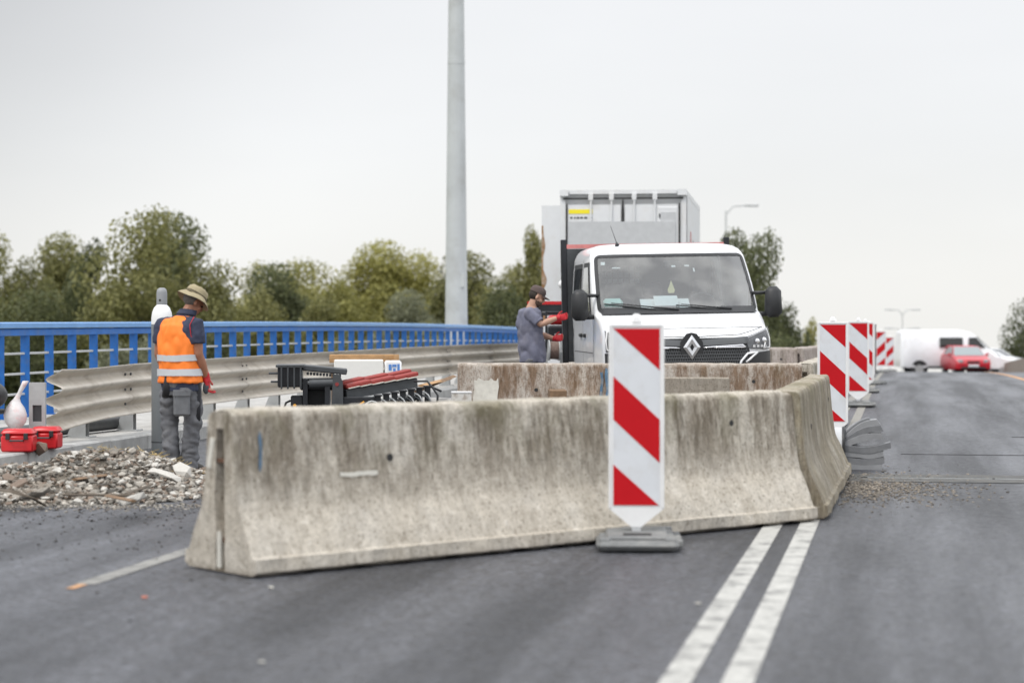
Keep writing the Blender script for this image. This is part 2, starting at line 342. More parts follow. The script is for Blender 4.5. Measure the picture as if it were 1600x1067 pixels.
def tag(o,label,cat,group=None):
    o['label']=label; o['category']=cat
    if group: o['group']=group
    return o
def thing(name,label,cat,loc=(0,0,0),rz=0,group=None):
    o=bpy.data.objects.new(name,None); COL.objects.link(o); o.location=loc; o.rotation_euler=(0,0,rz); o.empty_display_size=.1
    return tag(o,label,cat,group)
def struct(name,mb,m,smooth=False,parent=None):
    o=mb.obj(name,m,parent,smooth)
    if not parent: o['kind']='structure'
    return o
def dup(root,loc,rz,label=None):
    r=root.copy(); COL.objects.link(r); r.location=loc; r.rotation_euler=(root.rotation_euler.x,root.rotation_euler.y,rz)
    if label: r['label']=label
    def rec(a,b):
        for ch in list(a.children):
            if ch.name in _new: continue
            c=ch.copy(); _new.add(c.name); COL.objects.link(c); c.parent=b; rec(ch,c)
    _new=set(); rec(root,r); return r
def fuse(name,mb,m,parent,voxel=.012,smooth=3,disp=0.,dscale=6.,dstretch=(1,1,1)):
    """closed shapes merged into one continuous skin; optional cloth folds"""
    me=mb.mesh(name,m); tmp=bpy.data.objects.new('tmp',me); COL.objects.link(tmp)
    r=tmp.modifiers.new('r','REMESH'); r.mode='VOXEL'; r.voxel_size=voxel
    s=tmp.modifiers.new('s','SMOOTH'); s.iterations=smooth; s.factor=.6
    dg=bpy.context.evaluated_depsgraph_get(); ev=tmp.evaluated_get(dg); out=bpy.data.meshes.new_from_object(ev)
    bpy.data.objects.remove(tmp)
    if disp>0:
        nr=[v.normal.copy() for v in out.vertices]
        for v,nn in zip(out.vertices,nr):
            q=Vector((v.co.x*dstretch[0],v.co.y*dstretch[1],v.co.z*dstretch[2]))*dscale
            k=noise.noise(q)+.5*noise.noise(q*2.1+Vector((3,1,7)))
            v.co+=nn*(abs(k)*1.6-.35)*disp
    if not out.materials: out.materials.append(m)
    out.polygons.foreach_set('use_smooth',[True]*len(out.polygons)); out.name=name
    return link(name,out,parent)
def RZ(y): return 0. if y<31 else (-(y-31)**2/3760. if y<118 else -(87**2)/3760.-(y-118)*.04628)   # road level: the bridge crests and falls away

# ------------------------------------------------------------------ setting: terrain, road, markings, sidewalk
def strip(name,m,xa,xb,y0,y1,dz,step=2.,kind=True,parent=None,xf=None):
    mb=MB(); ys=np.arange(y0,y1+.01,step); vs=[];fs=[]
    nx=1
    for i,y in enumerate(ys):
        vs+= [(xa,y,RZ(y)+dz),(xb,y,RZ(y)+dz)]
        if i: k=2*i; fs.append((k-2,k-1,k+1,k))
    mb.add(vs,fs); o=mb.obj(name,m,parent)
    if not parent: o['kind']='structure'
    return o
g=MB(); vs=[];fs=[]
gx=[-900,-400,-200,-120,-80,-50,-30,-12,30,60,120,300,900]; gy=[-60,-20,0,20,40,60,80,100,120,150,200,300,500,900,1600]
for y in gy:
    for x in gx: vs.append((x,y,-6.5-.028*y+ (noise.noise(Vector((x*.02,y*.02,0)))*.8)))
nx=len(gx)
for j in range(len(gy)-1):
    for i in range(nx-1): a=j*nx+i; fs.append((a,a+1,a+1+nx,a+nx))
g.add(vs,fs); struct('ground',g,M_GROUND,True)
strip('road',M_ASPH,-8.05,5.0,-12,330,0)
KX=-8.05
strip('sidewalk',M_CONC,KX-3.25,KX-.16,-4,200,.15)
# bridge deck below: edge beam with depth
db=MB()
for y in range(-12,200,4):
    z0,z1=RZ(y),RZ(y+4)
    db.add([(-11.55,y,z0-.9),(5.8,y,z0-.9),(5.8,y,z0-.02),(-11.55,y,z0-.02),(-11.55,y+4,z1-.9),(5.8,y+4,z1-.9),(5.8,y+4,z1-.02),(-11.55,y+4,z1-.02)],[(0,1,5,4),(1,2,6,5),(2,3,7,6),(3,0,4,7)])
struct('bridge_deck',db,M_CONC)
eb=MB(); 
for y in range(-4,120,4):
    z0,z1=RZ(y),RZ(y+4)
    eb.add([(a,yy,zz+h) for yy,zz in((y,z0),(y+4,z1)) for a,h in((-11.6,-.3),(-11.25,-.3),(-11.25,.2),(-11.6,.2))],[(0,1,5,4),(1,2,6,5),(2,3,7,6),(3,0,4,7),(0,1,2,3),(4,5,6,7)])
struct('edge_beam',eb,M_CONC)
# kerb: stones laid one after another, each a piece of the sidewalk kerb
ks=thing('kerb','grey stone kerb along the sidewalk behind the rubble','kerb'); del ks['label']; del ks['category']; ks['kind']='structure'
kb=MB(); kb.box((0,0,0),(.17,.985,.24),bev=.015); kme=kb.mesh('kerb_stone',M_KERB)
for i in range(46):
    y=12+i*1.0; o=link('kerb_stone',kme,ks,(KX-.083+rnd.uniform(-.004,.004),y,RZ(y)+.04+rnd.uniform(-.004,.004)),(0,0,rnd.uniform(-.006,.006)))
# markings
DL=-.854; DR=-.617
strip('road_marking',M_LINE,DL-.062,DL+.062,-2,14,.004,1.); strip('road_marking',M_LINED,DL-.062,DL+.062,14.005,110,.004,1.)
strip('road_marking',M_LINE,DR-.062,DR+.062,-2,14,.004,1.); strip('road_marking',M_LINED,DR-.062,DR+.062,14.005,110,.004,1.)
strip('road_marking',M_LINEF,-4.30,-4.18,9.9,20,.004,1.)
strip('road_marking',M_ORLINE,-4.27,-4.22,9.72,9.895,.004,.175)
strip('road_marking',M_ORLINE,3.0,3.16,20,112,.004,2.)
strip('road_marking',M_LINE,-7.95,-7.83,24,112,.004,2.)
# expansion joint across the open lane, with a worn patch on each side
M_JOINT=mat('worn_joint_strip',(.085,.085,.082),.8,var=.35,vscale=8,dirt=((.16,.145,.12),.6),dscale=5,bump=.4)
jp=MB(); jp.add([(-.45,17.5,.0045),(5,17.75,.0045),(5,18.6,.0045),(-.45,18.35,.0045)],[(0,1,2,3)]); struct('joint_patch',jp,M_JOINT)
jt=MB()
for k in range(5): jt.box((-.3+.55+k*1.1,17.93+.046*k,.004),(1.08,.018,.012),rz=.046)
for o in jt.each('expansion_joint_strip',M_GALV): o['kind']='structure'
js=MB(); js.box((2.3,18.05,.006),(5.3,.04,.008),rz=.046); struct('joint_gap',js,M_DARK)
pt=MB()
for x,y,l,w_ in ((1.2,21.2,2.4,.05),(2.9,22.6,2.6,.07),(3.2,20.9,1.6,.04),(1.9,24.5,1.2,.04)): pt.box((x,y,.0035),(l,w_*.6,.004),rz=.03)
for o in pt.each('asphalt_repair_seam',mat('tar_seam',(.045,.045,.048),.6)): o['kind']='structure'
# right-hand low parapet beyond the open lane
pw=thing('parapet_wall','low brownish concrete parapet beyond the open lane at the crest','wall')
for y in range(40,124,4):
    q=MB(); z0,z1=RZ(y),RZ(y+3.97)
    q.add([(a,yy,zz+h) for yy,zz in((y,z0),(y+3.97,z1)) for a,h in((5.05,-.05),(5.4,-.05),(5.33,.62),(5.12,.62))],[(0,1,5,4),(1,2,6,5),(2,3,7,6),(3,0,4,7),(0,1,2,3),(4,5,6,7)])
    q.obj('wall_panel',M_BARR[4],pw)

# ------------------------------------------------------------------ concrete barriers
def prof(z):   # half width of the safety-shape section at height z
    P=((0,.305),(.10,.298),(.108,.275),(.20,.240),(.30,.190),(.36,.162),(.45,.142),(.60,.125),(.80,.108),(.87,.102),(.895,.088),(.905,.070))
    for (z0,w0),(z1,w1) in zip(P,P[1:]):
        if z<=z1: return w0+(w1-w0)*(z-z0)/(z1-z0)
    return .07
ZS=[0,.03,.07,.10,.108,.14,.18,.22,.26,.30,.33,.36,.40,.45,.51,.57,.63,.69,.75,.80,.85,.875,.895,.905]
US=[-1,-.75,-.5,-.3,-.16,-.13,0,.13,.16,.3,.5,.75,1]
def barrier(label,L,mat_,loc,rz,seed,slot=True,step=.05,group='concrete road barriers'):
    t=thing('concrete_barrier',label,'barrier',loc,rz,group)
    rr=random.Random(seed); mb=MB(); n=int(L/step)
    loop=[(-prof(z),z) for z in ZS]+[(u*.07,.905) for u in(-.5,0,.5)]+[(prof(z),z) for z in ZS[::-1]]+[(u*.3,0.) for u in(.5,0,-.5)]
    rings=[]
    for i in range(n+1):
        x=-L/2+L*i/n; endd=min(i,n-i)
        ring=[]
        for (y,z) in loop:
            a=noise.noise(Vector((x*1.3+seed,y*3,z*3)))*.006+noise.noise(Vector((x*9+seed,y*9,z*9)))*.003
            k=1+a/.15; zz=z
            if z>.86: zz=z+noise.noise(Vector((x*5+seed,y*8,1)))*.008-(.035*max(0,noise.noise(Vector((x*11+seed,y*20,5)))-.1))
            if z<.105 and z>0: k+=noise.noise(Vector((x*14,seed,z*10)))*.05
            if z==0: k*=.90; zz=.010+max(0,noise.noise(Vector((x*6+seed,2,3))))*.03
            if endd==0: k*=.975; zz-= .008 if z>.85 else 0
            ring.append((x,y*k,zz))
        rings.append(ring)
    mb.loft(rings,cap=False)
    # end faces: a grid with the vertical coupling slot sunk into it
    for s_,ring in ((-1,rings[0]),(1,rings[-1])):
        vs=[];fs=[]; nz=len(ZS)
        for j,z in enumerate(ZS):
            yl=ring[j]; yr=ring[nz+3+(nz-1-j)]
            for u in US:
                f=(u+1)/2; y=yl[1]*(1-f)+yr[1]*f; zz=yl[2]*(1-f)+yr[2]*f
                hw=prof(z); a=u*hw
                if -1<u<1: y=(u*.26 if abs(u)<.2 else y) 
                dx=0
                if abs(u)<.14 and z<.80 and slot: dx=.07
                elif abs(u)<1: dx=noise.noise(Vector((y*9,z*9,seed)))*.006
                vs.append((ring[0][0]-s_*dx,y,zz))
        m_=len(US)
        for j in range(nz-1):
            for i in range(m_-1): a=j*m_+i; fs.append((a,a+1,a+1+m_,a+m_))
        mb.add(vs,fs)
    mb.obj('body',mat_,t,24)
    c=MB(); 
    for s_ in(-1,1):
        for z in(.18,.62): c.box((s_*(L/2-.035),0,z),(.05,.075,.02))
    c.each('coupling_plate',mat('rusty_steel',(.12,.06,.035),.8,var=.3),t)
    h=MB(); h.cyl((-L*.27,-prof(.60)-.004,.60),(-L*.27,-prof(.60)+.03,.60),.022,n=10); h.cyl((L*.36,-prof(.7)-.004,.70),(L*.36,-prof(.7)+.03,.70),.02,n=10)
    h.each('lifting_hole',M_DARK,t)
    return t
def between(p,q): # centre, angle, length between two end points
    dx,dy=q[0]-p[0],q[1]-p[1]; return ((p[0]+q[0])/2,(p[1]+q[1])/2,0),math.atan2(dy,dx),math.hypot(dx,dy)
def offs(p,q,d):
    a=math.atan2(q[1]-p[1],q[0]-p[0]); n=(-math.sin(a)*d,math.cos(a)*d); return (p[0]+n[0],p[1]+n[1]),(q[0]+n[0],q[1]+n[1])
A0,A1=offs((-3.42,10.29),(-.56,13.95),.36)
c,a,l=between(A0,A1); barA=barrier('nearest long stained concrete barrier set diagonally behind the nearest striped beacon',l,M_BARR[0],c,a,3); barA.scale=(1,1.2,1)
B0,B1=offs((-.50,14.10),(-.44,18.4),.30)
c,a,l=between(B0,B1); barB=barrier('concrete barrier joined to the near one and running away along the open lane',l,M_BARR[1],c,a,8)
c,a,l=between((-5.02,22.45),(-1.12,23.0)); barC=barrier('rear brown streaked concrete barrier in front of the white truck',l,M_BARR[2],c,a,15)
c,a,l=between((-1.10,23.35),(-1.0,27.3)); barD=barrier('concrete barrier seen end on between rear barrier and first distant beacon',l,M_BARR[3],c,a,21)
c,a,l=between((-2.35,34.6),(-.95,38.4)); 
for k,(p,q,lb) in enumerate((((-3.9,35.6),(-1.85,36.1),'short pinkish barrier right behind the truck mirror'),((-1.82,36.1),(-1.45,39.8),'far concrete barrier between the truck and the striped beacons'))):
    c,a,l=between(p,q); barrier(lb,l,M_BARR[4],c,a,30+k,step=.1)
# paint marks and mortar on the barriers (each a thin skin standing on the face)
def face_patch(parent,name,x0,x1,z0,z1,m,side=-1,seed=0,n=10):
    mb=MB(); vs=[];fs=[]
    for i in range(n+1):
        f=i/n; jj=min(.02,(z1-z0)*.15); j0=rnd.uniform(-jj,jj); j1=rnd.uniform(-jj,jj)
        for k in range(6):
            g_=k/5; z=z0+j0+(z1+j1-z0-j0)*g_; 
            x=x0+(x1-x0)*f+min(.01,(x1-x0)*.3)*math.sin(z*20+seed)
            vs.append((x,side*(prof(z)+.010),z))
    for i in range(n):
        for k in range(5): a=i*6+k; fs.append((a,a+1,a+7,a+6))
    mb.add(vs,fs); return mb.obj(name,m,parent,True)
M_MORT=mat('mortar_smear',(.60,.58,.52),.9,var=.12,vscale=12,dirt=((.42,.38,.32),.7),dscale=7)
M_BSPR=mat('blue_spray_paint',(.08,.15,.23),.7,var=.3,vscale=14,dirt=((.35,.31,.26),.9),dscale=9)
face_patch(barC,'mortar_smear',-1.78,-1.50,.2,.72,M_MORT,seed=1)
face_patch(barC,'spray_paint',-.33,-.30,.33,.80,M_BSPR,n=2)
face_patch(barC,'spray_paint',-.27,-.23,.42,.85,M_BSPR,n=2,seed=2)
face_patch(barC,'spray_paint',-.20,-.18,.38,.78,M_BSPR,n=2,seed=1)
face_patch(barA,'spray_paint',-2.17,-2.15,.58,.78,M_BSPR,n=3)
face_patch(barA,'scratch',-1.62,-1.35,.505,.530,M_MORT,n=8)
tg=MB(); tg.box((-2.325,.0,.13),(.012,.03,.20),m=M_MORT); tg.obj('white_strap',M_MORT,barA)
tg=MB(); tg.box((-2.322,.075,.66),(.012,.035,.17),rx=.2,m=M_MORT); tg.obj('torn_label',M_MORT,barA)

# ------------------------------------------------------------------ striped beacons
def beacon(label,loc,rz,mirror=False):
    t=thing('striped_beacon',label,'beacon',loc,rz,'striped beacons along the lane')
    W_,H0,H1=.172,.235,1.375   # half width, shoulder height, top
    p=MB(); out=[(-W_,H0),(-.03,.12),(.03,.12),(W_,H0),(W_,H1-.01),(W_-.01,H1),(-W_+.01,H1),(-W_,H1-.01)]
    inn=[(x*.86,H0+.01 if z<=H0 else H1-.03) for x,z in((-W_,H0),(W_,H0),(W_,H1),(-W_,H1))]
    p.prism(out,'y',-.022,.022)
    p.obj('panel',M_WHITEP,t)
    f=MB()   # raised rim
    for x in(-1,1): f.box((x*(W_-.008),0,(H0+H1)/2),(.016,.056,H1-H0-.002),bev=.004)
    f.box((0,0,H1-.008),(2*W_-.042,.060,.018),bev=.003)
    f.each('rim',M_WHITEP,t)
    x0,x1=-W_+.029,W_-.029; z0,z1=H0+.02,H1-.028
    s=MB(); s.box((0,-.024,(z0+z1)/2),(x1-x0,.003,z1-z0)); s.obj('reflective_sheet',M_WHR,t)
    # red bars: parallelograms falling to the right
    wd=x1-x0; hgt=z1-z0; bars=[((x0,z1),(x1,z1),(x1,z1-hgt*.235))]
    fall=hgt*.245
    za=z1-hgt*.27; zb=za-hgt*.245; bars.append(((x0,za),(x1,za-fall+.0),(x1,zb-fall+.0),(x0,zb)))
    zc=z1-hgt*.77; bars.append(((x0,zc),(x1-.005,z0),(x0,z0)))
    for b in bars:
        q=MB(); q.prism([((-x if mirror else x),z) for x,z in b],'y',-.0278,-.0256); q.obj('red_stripe',M_RED,t)
    h=MB(); h.box((0,0,H1+.03),(.085,.045,.07),bev=.02,taper=.8); h.obj('top_lug',M_WHITEP,t)
    k=MB(); k.box((0,0,.10),(.055,.04,.13)); k.obj('post_foot',M_PVC,t)
    b=MB(); b.box((0,0,.042),(.50,.80,.060),bev=.026,m=M_RUB); b.box((0,-.02,.080),(.38,.62,.03),bev=.012,m=M_RUB)
    for x in(-.2,.2):
        for y in(-.34,.34): b.box((x,y,.075),(.07,.07,.022),bev=.008,m=M_RUB)
    for i in range(3): b.box((.255,-.2+i*.2,.04),(.05,.09,.05),bev=.01,m=M_RUB)
    bo=b.obj('rubber_base',M_RUB,t)
    h=MB(); h.box((0,-.23,.0955),(.17,.11,.007)); h.obj('carry_slot',M_DARK,bo)
    return t
bc=beacon('nearest red and white striped beacon standing before the diagonal barrier',(-1.61,12.26,0),R(9))
def camW(px,s,):
    xr=(px-800)/s; d=FPX/s; return (xr*math.cos(TH)-d*math.sin(TH), xr*math.sin(TH)+d*math.cos(TH))
for x,y,rz,lb in ((-.76,22.85,2,'tall striped beacon beside the barrier end, first of the distant row'),
    (-.68,32.7,1,'striped beacon second of the distant row, its base fully in view'),
    (-.69,39.6,0,'striped beacon third of the distant row'),
    (-.71,45.5,-30,'striped beacon turned edge on, fourth of the distant row')):
    dup(bc,(x,y,RZ(y)),R(rz),lb)
bm_=beacon('farther striped beacon with bars leaning the other way, beside the white van',(-.66,67.3,RZ(67.3)),R(4),True)
dup(bm_,(-.44,80.6,RZ(80.6)),R(2),'farthest striped beacon at the crest, bars leaning the other way, next to the van wheel')

# ------------------------------------------------------------------ bridge railing
FX=-11.1
fr=thing('bridge_railing','blue bridge railing with flat posts and two thin pipes','railing')
def rail_run(name,x,z,w_,h_,y0,y1,m,parent,seg=4.,gap=.004):
    y=y0
    while y<y1:
        q=MB(); z0,z1=RZ(y)+z,RZ(y+seg)+z
        q.add([(x+a,yy,zz+b) for yy,zz in((y,z0),(y+seg-gap,z1)) for a,b in((-w_/2,-h_/2),(w_/2,-h_/2),(w_/2,h_/2*.6),(w_/2*.6,h_/2),(-w_/2*.6,h_/2),(-w_/2,h_/2*.6))],
              [(0,1,7,6),(1,2,8,7),(2,3,9,8),(3,4,10,9),(4,5,11,10),(5,0,6,11),(0,1,2,3,4,5),(6,7,8,9,10,11)])
        q.obj(name,m,parent); y+=seg
rail_run('top_rail',FX,1.335,.15,.075,14,118,M_BLUEL,fr)
rail_run('under_rail',FX+.02,1.245,.05,.09,14,118,M_BLUE,fr)
rail_run('pipe',FX-.01,.97,.028,.028,14,118,M_PIPE,fr); rail_run('pipe',FX-.01,.71,.028,.028,14,118,M_PIPE,fr); rail_run('pipe',FX-.01,.45,.028,.028,14,118,M_PIPE,fr)
pb=MB(); pb.box((0,0,.675),(.03,.115,1.06)); pb.box((0,0,.158),(.14,.16,.014)); pme=pb.mesh('post',M_BLUE)
y=14.4
while y<116: link('post',pme,fr,(FX,y,RZ(y)+.0),(0,0,R(-62) if y<60 else R(-75))); y+=.74 

# ------------------------------------------------------------------ guard rail (three-wave beam)
GX=-8.42
gr=thing('guard_rail','cream three-wave steel guard rail in front of the blue railing','guard rail')
def wave(k): # profile y-offset vs height, 0..1
    P=[]
    for i in range(31):
        f=i/30; P.append((.055*math.cos(f*2*PI*3),(.56*f-.28)))
    return P
def beam(y0,y1,z0,z1,x0=GX,x1=GX,end=False):
    q=MB(); rings=[]; n=14 if end else 4
    for i in range(n+1):
        f=i/n; y=y0+(y1-y0)*f; ring=[]
        for (a,b) in wave(0):
            # flare and dent of the free end
            k=1.; bb=b; aa=a
            if end:
                t_=max(0,1-(f*(y1-y0))/1.3); bb=b*(1+.14*t_*t_)-.015*t_; aa=a*(1+.3*t_)+.03*t_*t_*math.sin(b*9)
                yy=y-.05*t_*math.cos(b*2*PI/.187)
            else: yy=y
            ring.append((x0+(x1-x0)*f+aa,yy,z0+(z1-z0)*f+bb+RZ(y)))
        rings.append(ring)
    back=[[(p[0]-.004,p[1],p[2]) for p in r] for r in rings]
    loops=[a+b[::-1] for a,b in zip(rings,back)]
    q.loft(loops); return q.obj('beam',M_RAIL,gr,True)
yy=18.85; beam(yy,20.9,.60,.635,end=True)
bm2=MB(); yy=20.88; i=0
while yy<80:
    beam(yy,yy+4.02,.635 if i==0 else .65,.65,GX+.004*(i%2),GX+.004*(i%2)); yy+=4; i+=1
pb=MB(); pb.box((0,-.045,.32),(.10,.008,.34)); pb.box((0,.045,.32),(.10,.008,.34)); pb.box((0,0,.32),(.01,.085,.34)); pb.box((-.01,0,.158),(.24,.20,.016))
pb.prism([(-.05,.17),(-.16,.17),(-.05,.42)],'y',-.05,-.042); pb.prism([(-.05,.17),(-.16,.17),(-.05,.42)],'y',.042,.05)
gme=pb.mesh('guard_post',M_GALV); bb=MB(); bb.cyl((0,0,0),(.014,0,0),.016,n=6); bme=bb.mesh('bolt',M_DGREY)
y=19.9
while y<78:
    link('post',gme,gr,(GX-.12,y,RZ(y))); y+=1.333
for j in range(14):
    for dy,dz in ((0,.15),(0,-.02),(.16,.15),(.16,-.02),(0,-.18)):
        y=20.9+4*j+dy; link('bolt',bme,gr,(GX-.02,y-.08,RZ(y)+.65+dz))
for dy in (19.5,20.1): 
    for dz in(.09,-.085): link('bolt',bme,gr,(GX-.01,dy,  .61+dz))
# drain pipe lying under the free rail end
dp=MB(); dp.cyl((-8.95,18.6,.24),(-8.72,21.3,.24),.075,n=16); tag(dp.obj('steel_tube',M_DGREY,None,40),'dark steel tube lying under the free end of the guard rail','tube')
# free standing post with slot, bag hanging on it
fp=thing('slotted_post','grey galvanised post with a long slot left of the guard rail end','post',(-8.28,18.2,.15),R(11))
q=MB(); q.box((-.062,0,.32),(.035,.05,.64)); q.box((.062,0,.32),(.035,.05,.64)); q.box((0,0,.53),(.089,.05,.22)); q.box((0,0,.13),(.089,.05,.26)); q.obj('post_body',M_GALV,fp)
q=MB(); q.box((0,.015,.34),(.088,.012,.17)); q.obj('slot_back',M_DGREY,fp)
bg_=thing('plastic_bag','white plastic bag with something pink inside hanging on the slotted post','bag',(-8.44,18.04,.15))
q=MB(); rings=[]
for z,r in ((.20,.02),(.215,.07),(.26,.105),(.33,.115),(.40,.09),(.45,.055),(.49,.03),(.55,.022),(.62,.028),(.66,.03)):
    ox=.0 if z<.46 else (z-.46)*.55
    rings.append([(ox+r*math.cos(k*PI/9)*(1+.12*noise.noise(Vector((k*.9,z*12,0)))),r*.8*math.sin(k*PI/9)*(1+.12*noise.noise(Vector((k*.9,z*12,4)))),z) for k in range(18)])
q.loft(rings); q.obj('bag_body',M_BAG,bg_,True)
hb=thing('machine_cover','black rounded machine cover cut off by the left edge','machine',(-8.58,17.95,.15))
q=MB(); q.ell((-.16,0,.52),(.24,.25,.16),14,9); q.obj('hood',M_BLKPL,hb,True); q=MB(); q.box((-.17,0,.36),(.34,.35,.05),bev=.01); q.obj('skirt',M_BLKPL,hb)
q=MB(); q.cyl((-.2,.05,0),(-.2,.05,.34),.03); q.box((-.2,.05,.015),(.3,.3,.03)); q.obj('stand',M_DGREY,hb)
q=MB(); q.cyl((-8.42,17.4,0.0),(-8.42,17.4,1.0),.012); tag(q.obj('thin_pole',M_PVC),'thin pale pole at the left edge of the photo','pole')
# red tool cases on the kerb
def toolcase(label,loc,rz,sz):
    t=thing('tool_case',label,'tool case',loc,rz,'red tool cases')
    w_,d_,h_=sz
    q=MB(); q.box((0,0,h_*.36),(w_,d_,h_*.72),bev=.015); q.obj('case_body',M_REDP,t,40)
    q=MB(); q.box((0,0,h_*.86),(w_*1.02,d_*1.02,h_*.26),bev=.018,taper=.92); q.obj('lid',M_REDP,t,40)
    for x in(-.28,.28):
        q=MB(); q.box((x*w_,-d_/2-.008,h_*.68),(.04,.014,.06),bev=.004); q.obj('latch',M_BLKPL,t)
    q=MB(); q.tube([(-.06,-d_/2,h_*.5),(-.06,-d_/2-.03,h_*.5),(.06,-d_/2-.03,h_*.5),(.06,-d_/2,h_*.5)],.009,6); q.obj('handle',M_BLKPL,t)
toolcase('larger red tool case on the kerb at the left edge',(-8.15,17.5,.165),R(14),(.30,.22,.215))
toolcase('smaller red tool case on the kerb beside the brown stone',(-8.095,18.0,.165),R(8),(.26,.2,.21))

# ------------------------------------------------------------------ lamp mast and far street lamps
mm=thing('lamp_mast','tall thick grey tapered mast rising behind the blue railing out of the picture','mast',(-11.95,53.2,RZ(53)-.4))
q=MB(); q.cyl((0,0,0),(0,0,12.5),.335,.20,n=12); q.obj('shaft',M_MAST,mm,50)
q=MB(); q.cyl((0,0,-5),(0,0,-.01),.42,.42,n=12); q.obj('pedestal',M_CONC,mm)
q=MB(); q.cyl((0,0,8.9),(0,0,9.0),.245,.243,n=12); q.obj('joint_sleeve',M_MAST,mm,50)
q=MB(); q.box((.22,-.2,3.0),(.10,.1,.35)); q.obj('junction_box',M_MAST,mm)
q=MB(); q.tube([(0,0,12.5),(.6,.1,13.0),(2.0,.2,13.1)],.07,8); q.obj('arm',M_MAST,mm); q=MB(); q.box((2.3,.2,13.1),(.8,.3,.12),bev=.03); q.obj('lantern',M_MAST,mm)
M_FAR=mat('haze_paled_steel',(.55,.56,.56),.6)  # lamp grey lightened in its colour to suggest distance haze
def street_lamp(label,x,y,z0,h,arms,m=M_MAST):
    t=thing('street_lamp',label,'street lamp',(x,y,z0),R(11),'far street lamps')
    q=MB(); q.cyl((0,0,0),(0,0,h),.08,.05,n=8); q.obj('pole',m,t)
    for s_,z in arms:
        q=MB(); q.tube([(0,0,h-.2+z),(s_*.5,0,h+.25+z),(s_*1.5,0,h+.3+z)],.05,6); q.obj('arm',m,t)
        q=MB(); q.box((s_*1.8,0,h+.3+z),(.75,.3,.14),bev=.03); q.obj('lantern',m,t)
lx,ly=camW(1134,28); street_lamp('single far street lamp above the tree right of the container',lx,ly,RZ(ly),9.2,((.8,0),),M_FAR)
lx,ly=camW(1410,17); street_lamp('very far double armed street lamp above the white van roof',lx,ly,-8.5,10.55,((.7,0),(-.7,0),(.7,-1.7),(-.7,-1.7)),M_FAR)

# ------------------------------------------------------------------ container trailer behind the truck
ct=thing('container','white shipping container with yellow sticker behind the truck','container',(-5.28,38.2,RZ(38)),R(3.2))
Wd,Hb,Ht,Ln=2.44,1.15,3.93,6.06
def corr(parent,name,x,y0,y1,z0,z1,m):
    q=MB(); n=int((y1-y0)/.14); prev=[]
    pts=[]
    for i in range(n+1):
        y=y0+(y1-y0)*i/n; pts+= [(x+(.0 if i%2 else .03),y),(x+(.0 if i%2 else .03),y+.05)]
    vs=[(a,b,z) for z in(z0,z1) for a,b in pts]; k=len(pts); q.add(vs,[(i,i+1,i+1+k,i+k) for i in range(k-1)]); return q.obj(name,m,parent)
q=MB(); q.box((0,Ln/2+.03,(Hb+Ht)/2),(Wd-.1,Ln-.1,Ht-Hb-.06)); q.obj('shell',M_CONT,ct)
corr(ct,'side_wall',Wd/2-.02,.15,Ln-.1,Hb+.15,Ht-.12,M_CONT)
for x in(-1,1):
    q=MB(); q.box((x*(Wd/2-.05),.03,(Hb+Ht)/2),(.10,.10,Ht-Hb)); q.obj('corner_post',M_CONT,ct)
    q=MB(); q.box((x*(Wd/2-.05),Ln-.05,(Hb+Ht)/2),(.10,.10,Ht-Hb)); q.obj('corner_post',M_CONT,ct)
    q=MB(); q.box((x*(Wd/2-.04),Ln/2,Ht-.05),(.075,Ln-.22,.10)); q.obj('side_rail',M_CONT,ct)
    q=MB(); q.box((x*(Wd/2-.08),-.005,Ht-.06),(.17,.17,.118)); q.obj('corner_casting',M_CONT,ct)
    q=MB(); q.box((x*(Wd/2-.13),-.035,Ht-.95),(.035,.03,1.35)); q.obj('door_gasket',M_DARK,ct)
q=MB(); q.box((0,.02,Ht-.045),(Wd-.36,.10,.075)); q.obj('header',M_CONT,ct)
q=MB(); q.box((0,-.032,Ht-.17),(Wd-.12,.03,.035)); q.obj('door_gasket',M_DARK,ct)
q=MB(); q.box((0,-.034,Ht-1.35),(.035,.03,2.30)); q.obj('door_gasket',M_DARK,ct)
for x in(-1,1):
    q=MB(); q.box((x*.585,-.005,(Hb+Ht)/2-.1),(1.10,.05,Ht-Hb-.38)); q.obj('door',M_CONT,ct)
for x in(-.62,-.22,.22,.62):
    q=MB(); q.cyl((x,-.05,Hb+.1),(x,-.05,Ht-.10),.02,n=8); q.obj('locking_bar',M_CONT,ct)
    q=MB(); q.box((x,-.045,Ht-.14),(.09,.06,.12)); q.obj('bar_keeper',M_CONT,ct)
q=MB(); q.box((-.82,-.034,Ht-.42),(.46,.006,.085)); q.obj('yellow_sticker',M_YEL,ct)
for i,(x,w_) in enumerate(((-1.0,.04),(-.93,.03),(-.87,.05),(-.80,.05),(-.72,.06),(-.62,.05))):
    q=MB(); q.box((x,-.034,Ht-.54),(w_,.006,.035)); q.obj('code_mark',M_DGREY,ct)
for i,(y,z,m_) in enumerate(((1.6,2.9,M_REDCAR),(2.6,2.85,M_DGREY),(3.2,2.8,M_DGREY),(3.8,2.75,M_DGREY))):
    q=MB(); q.box((Wd/2+.012,y,z),(.006,.32,.55 if i==0 else .36)); q.obj('side_mark',m_,ct)
# trailer under it
tr=thing('trailer','dark trailer carrying the white container','trailer',(-5.28,38.2,RZ(38)),R(3.2))
q=MB(); q.box((0,3.1,1.03),(2.3,6.3,.22)); q.obj('chassis',M_DGREY,tr)
for x in(-1,1):
    for y in(3.9,5.1):
        q=MB(); q.cyl((x*.85,y,.5),(x*1.15,y,.5),.5,n=24); q.obj('wheel',M_TYRE,tr,40)
for x in(-.8,.8):
    q=MB(); q.box((x,.5,.46),(.12,.12,.92)); q.obj('support_leg',M_DGREY,tr)
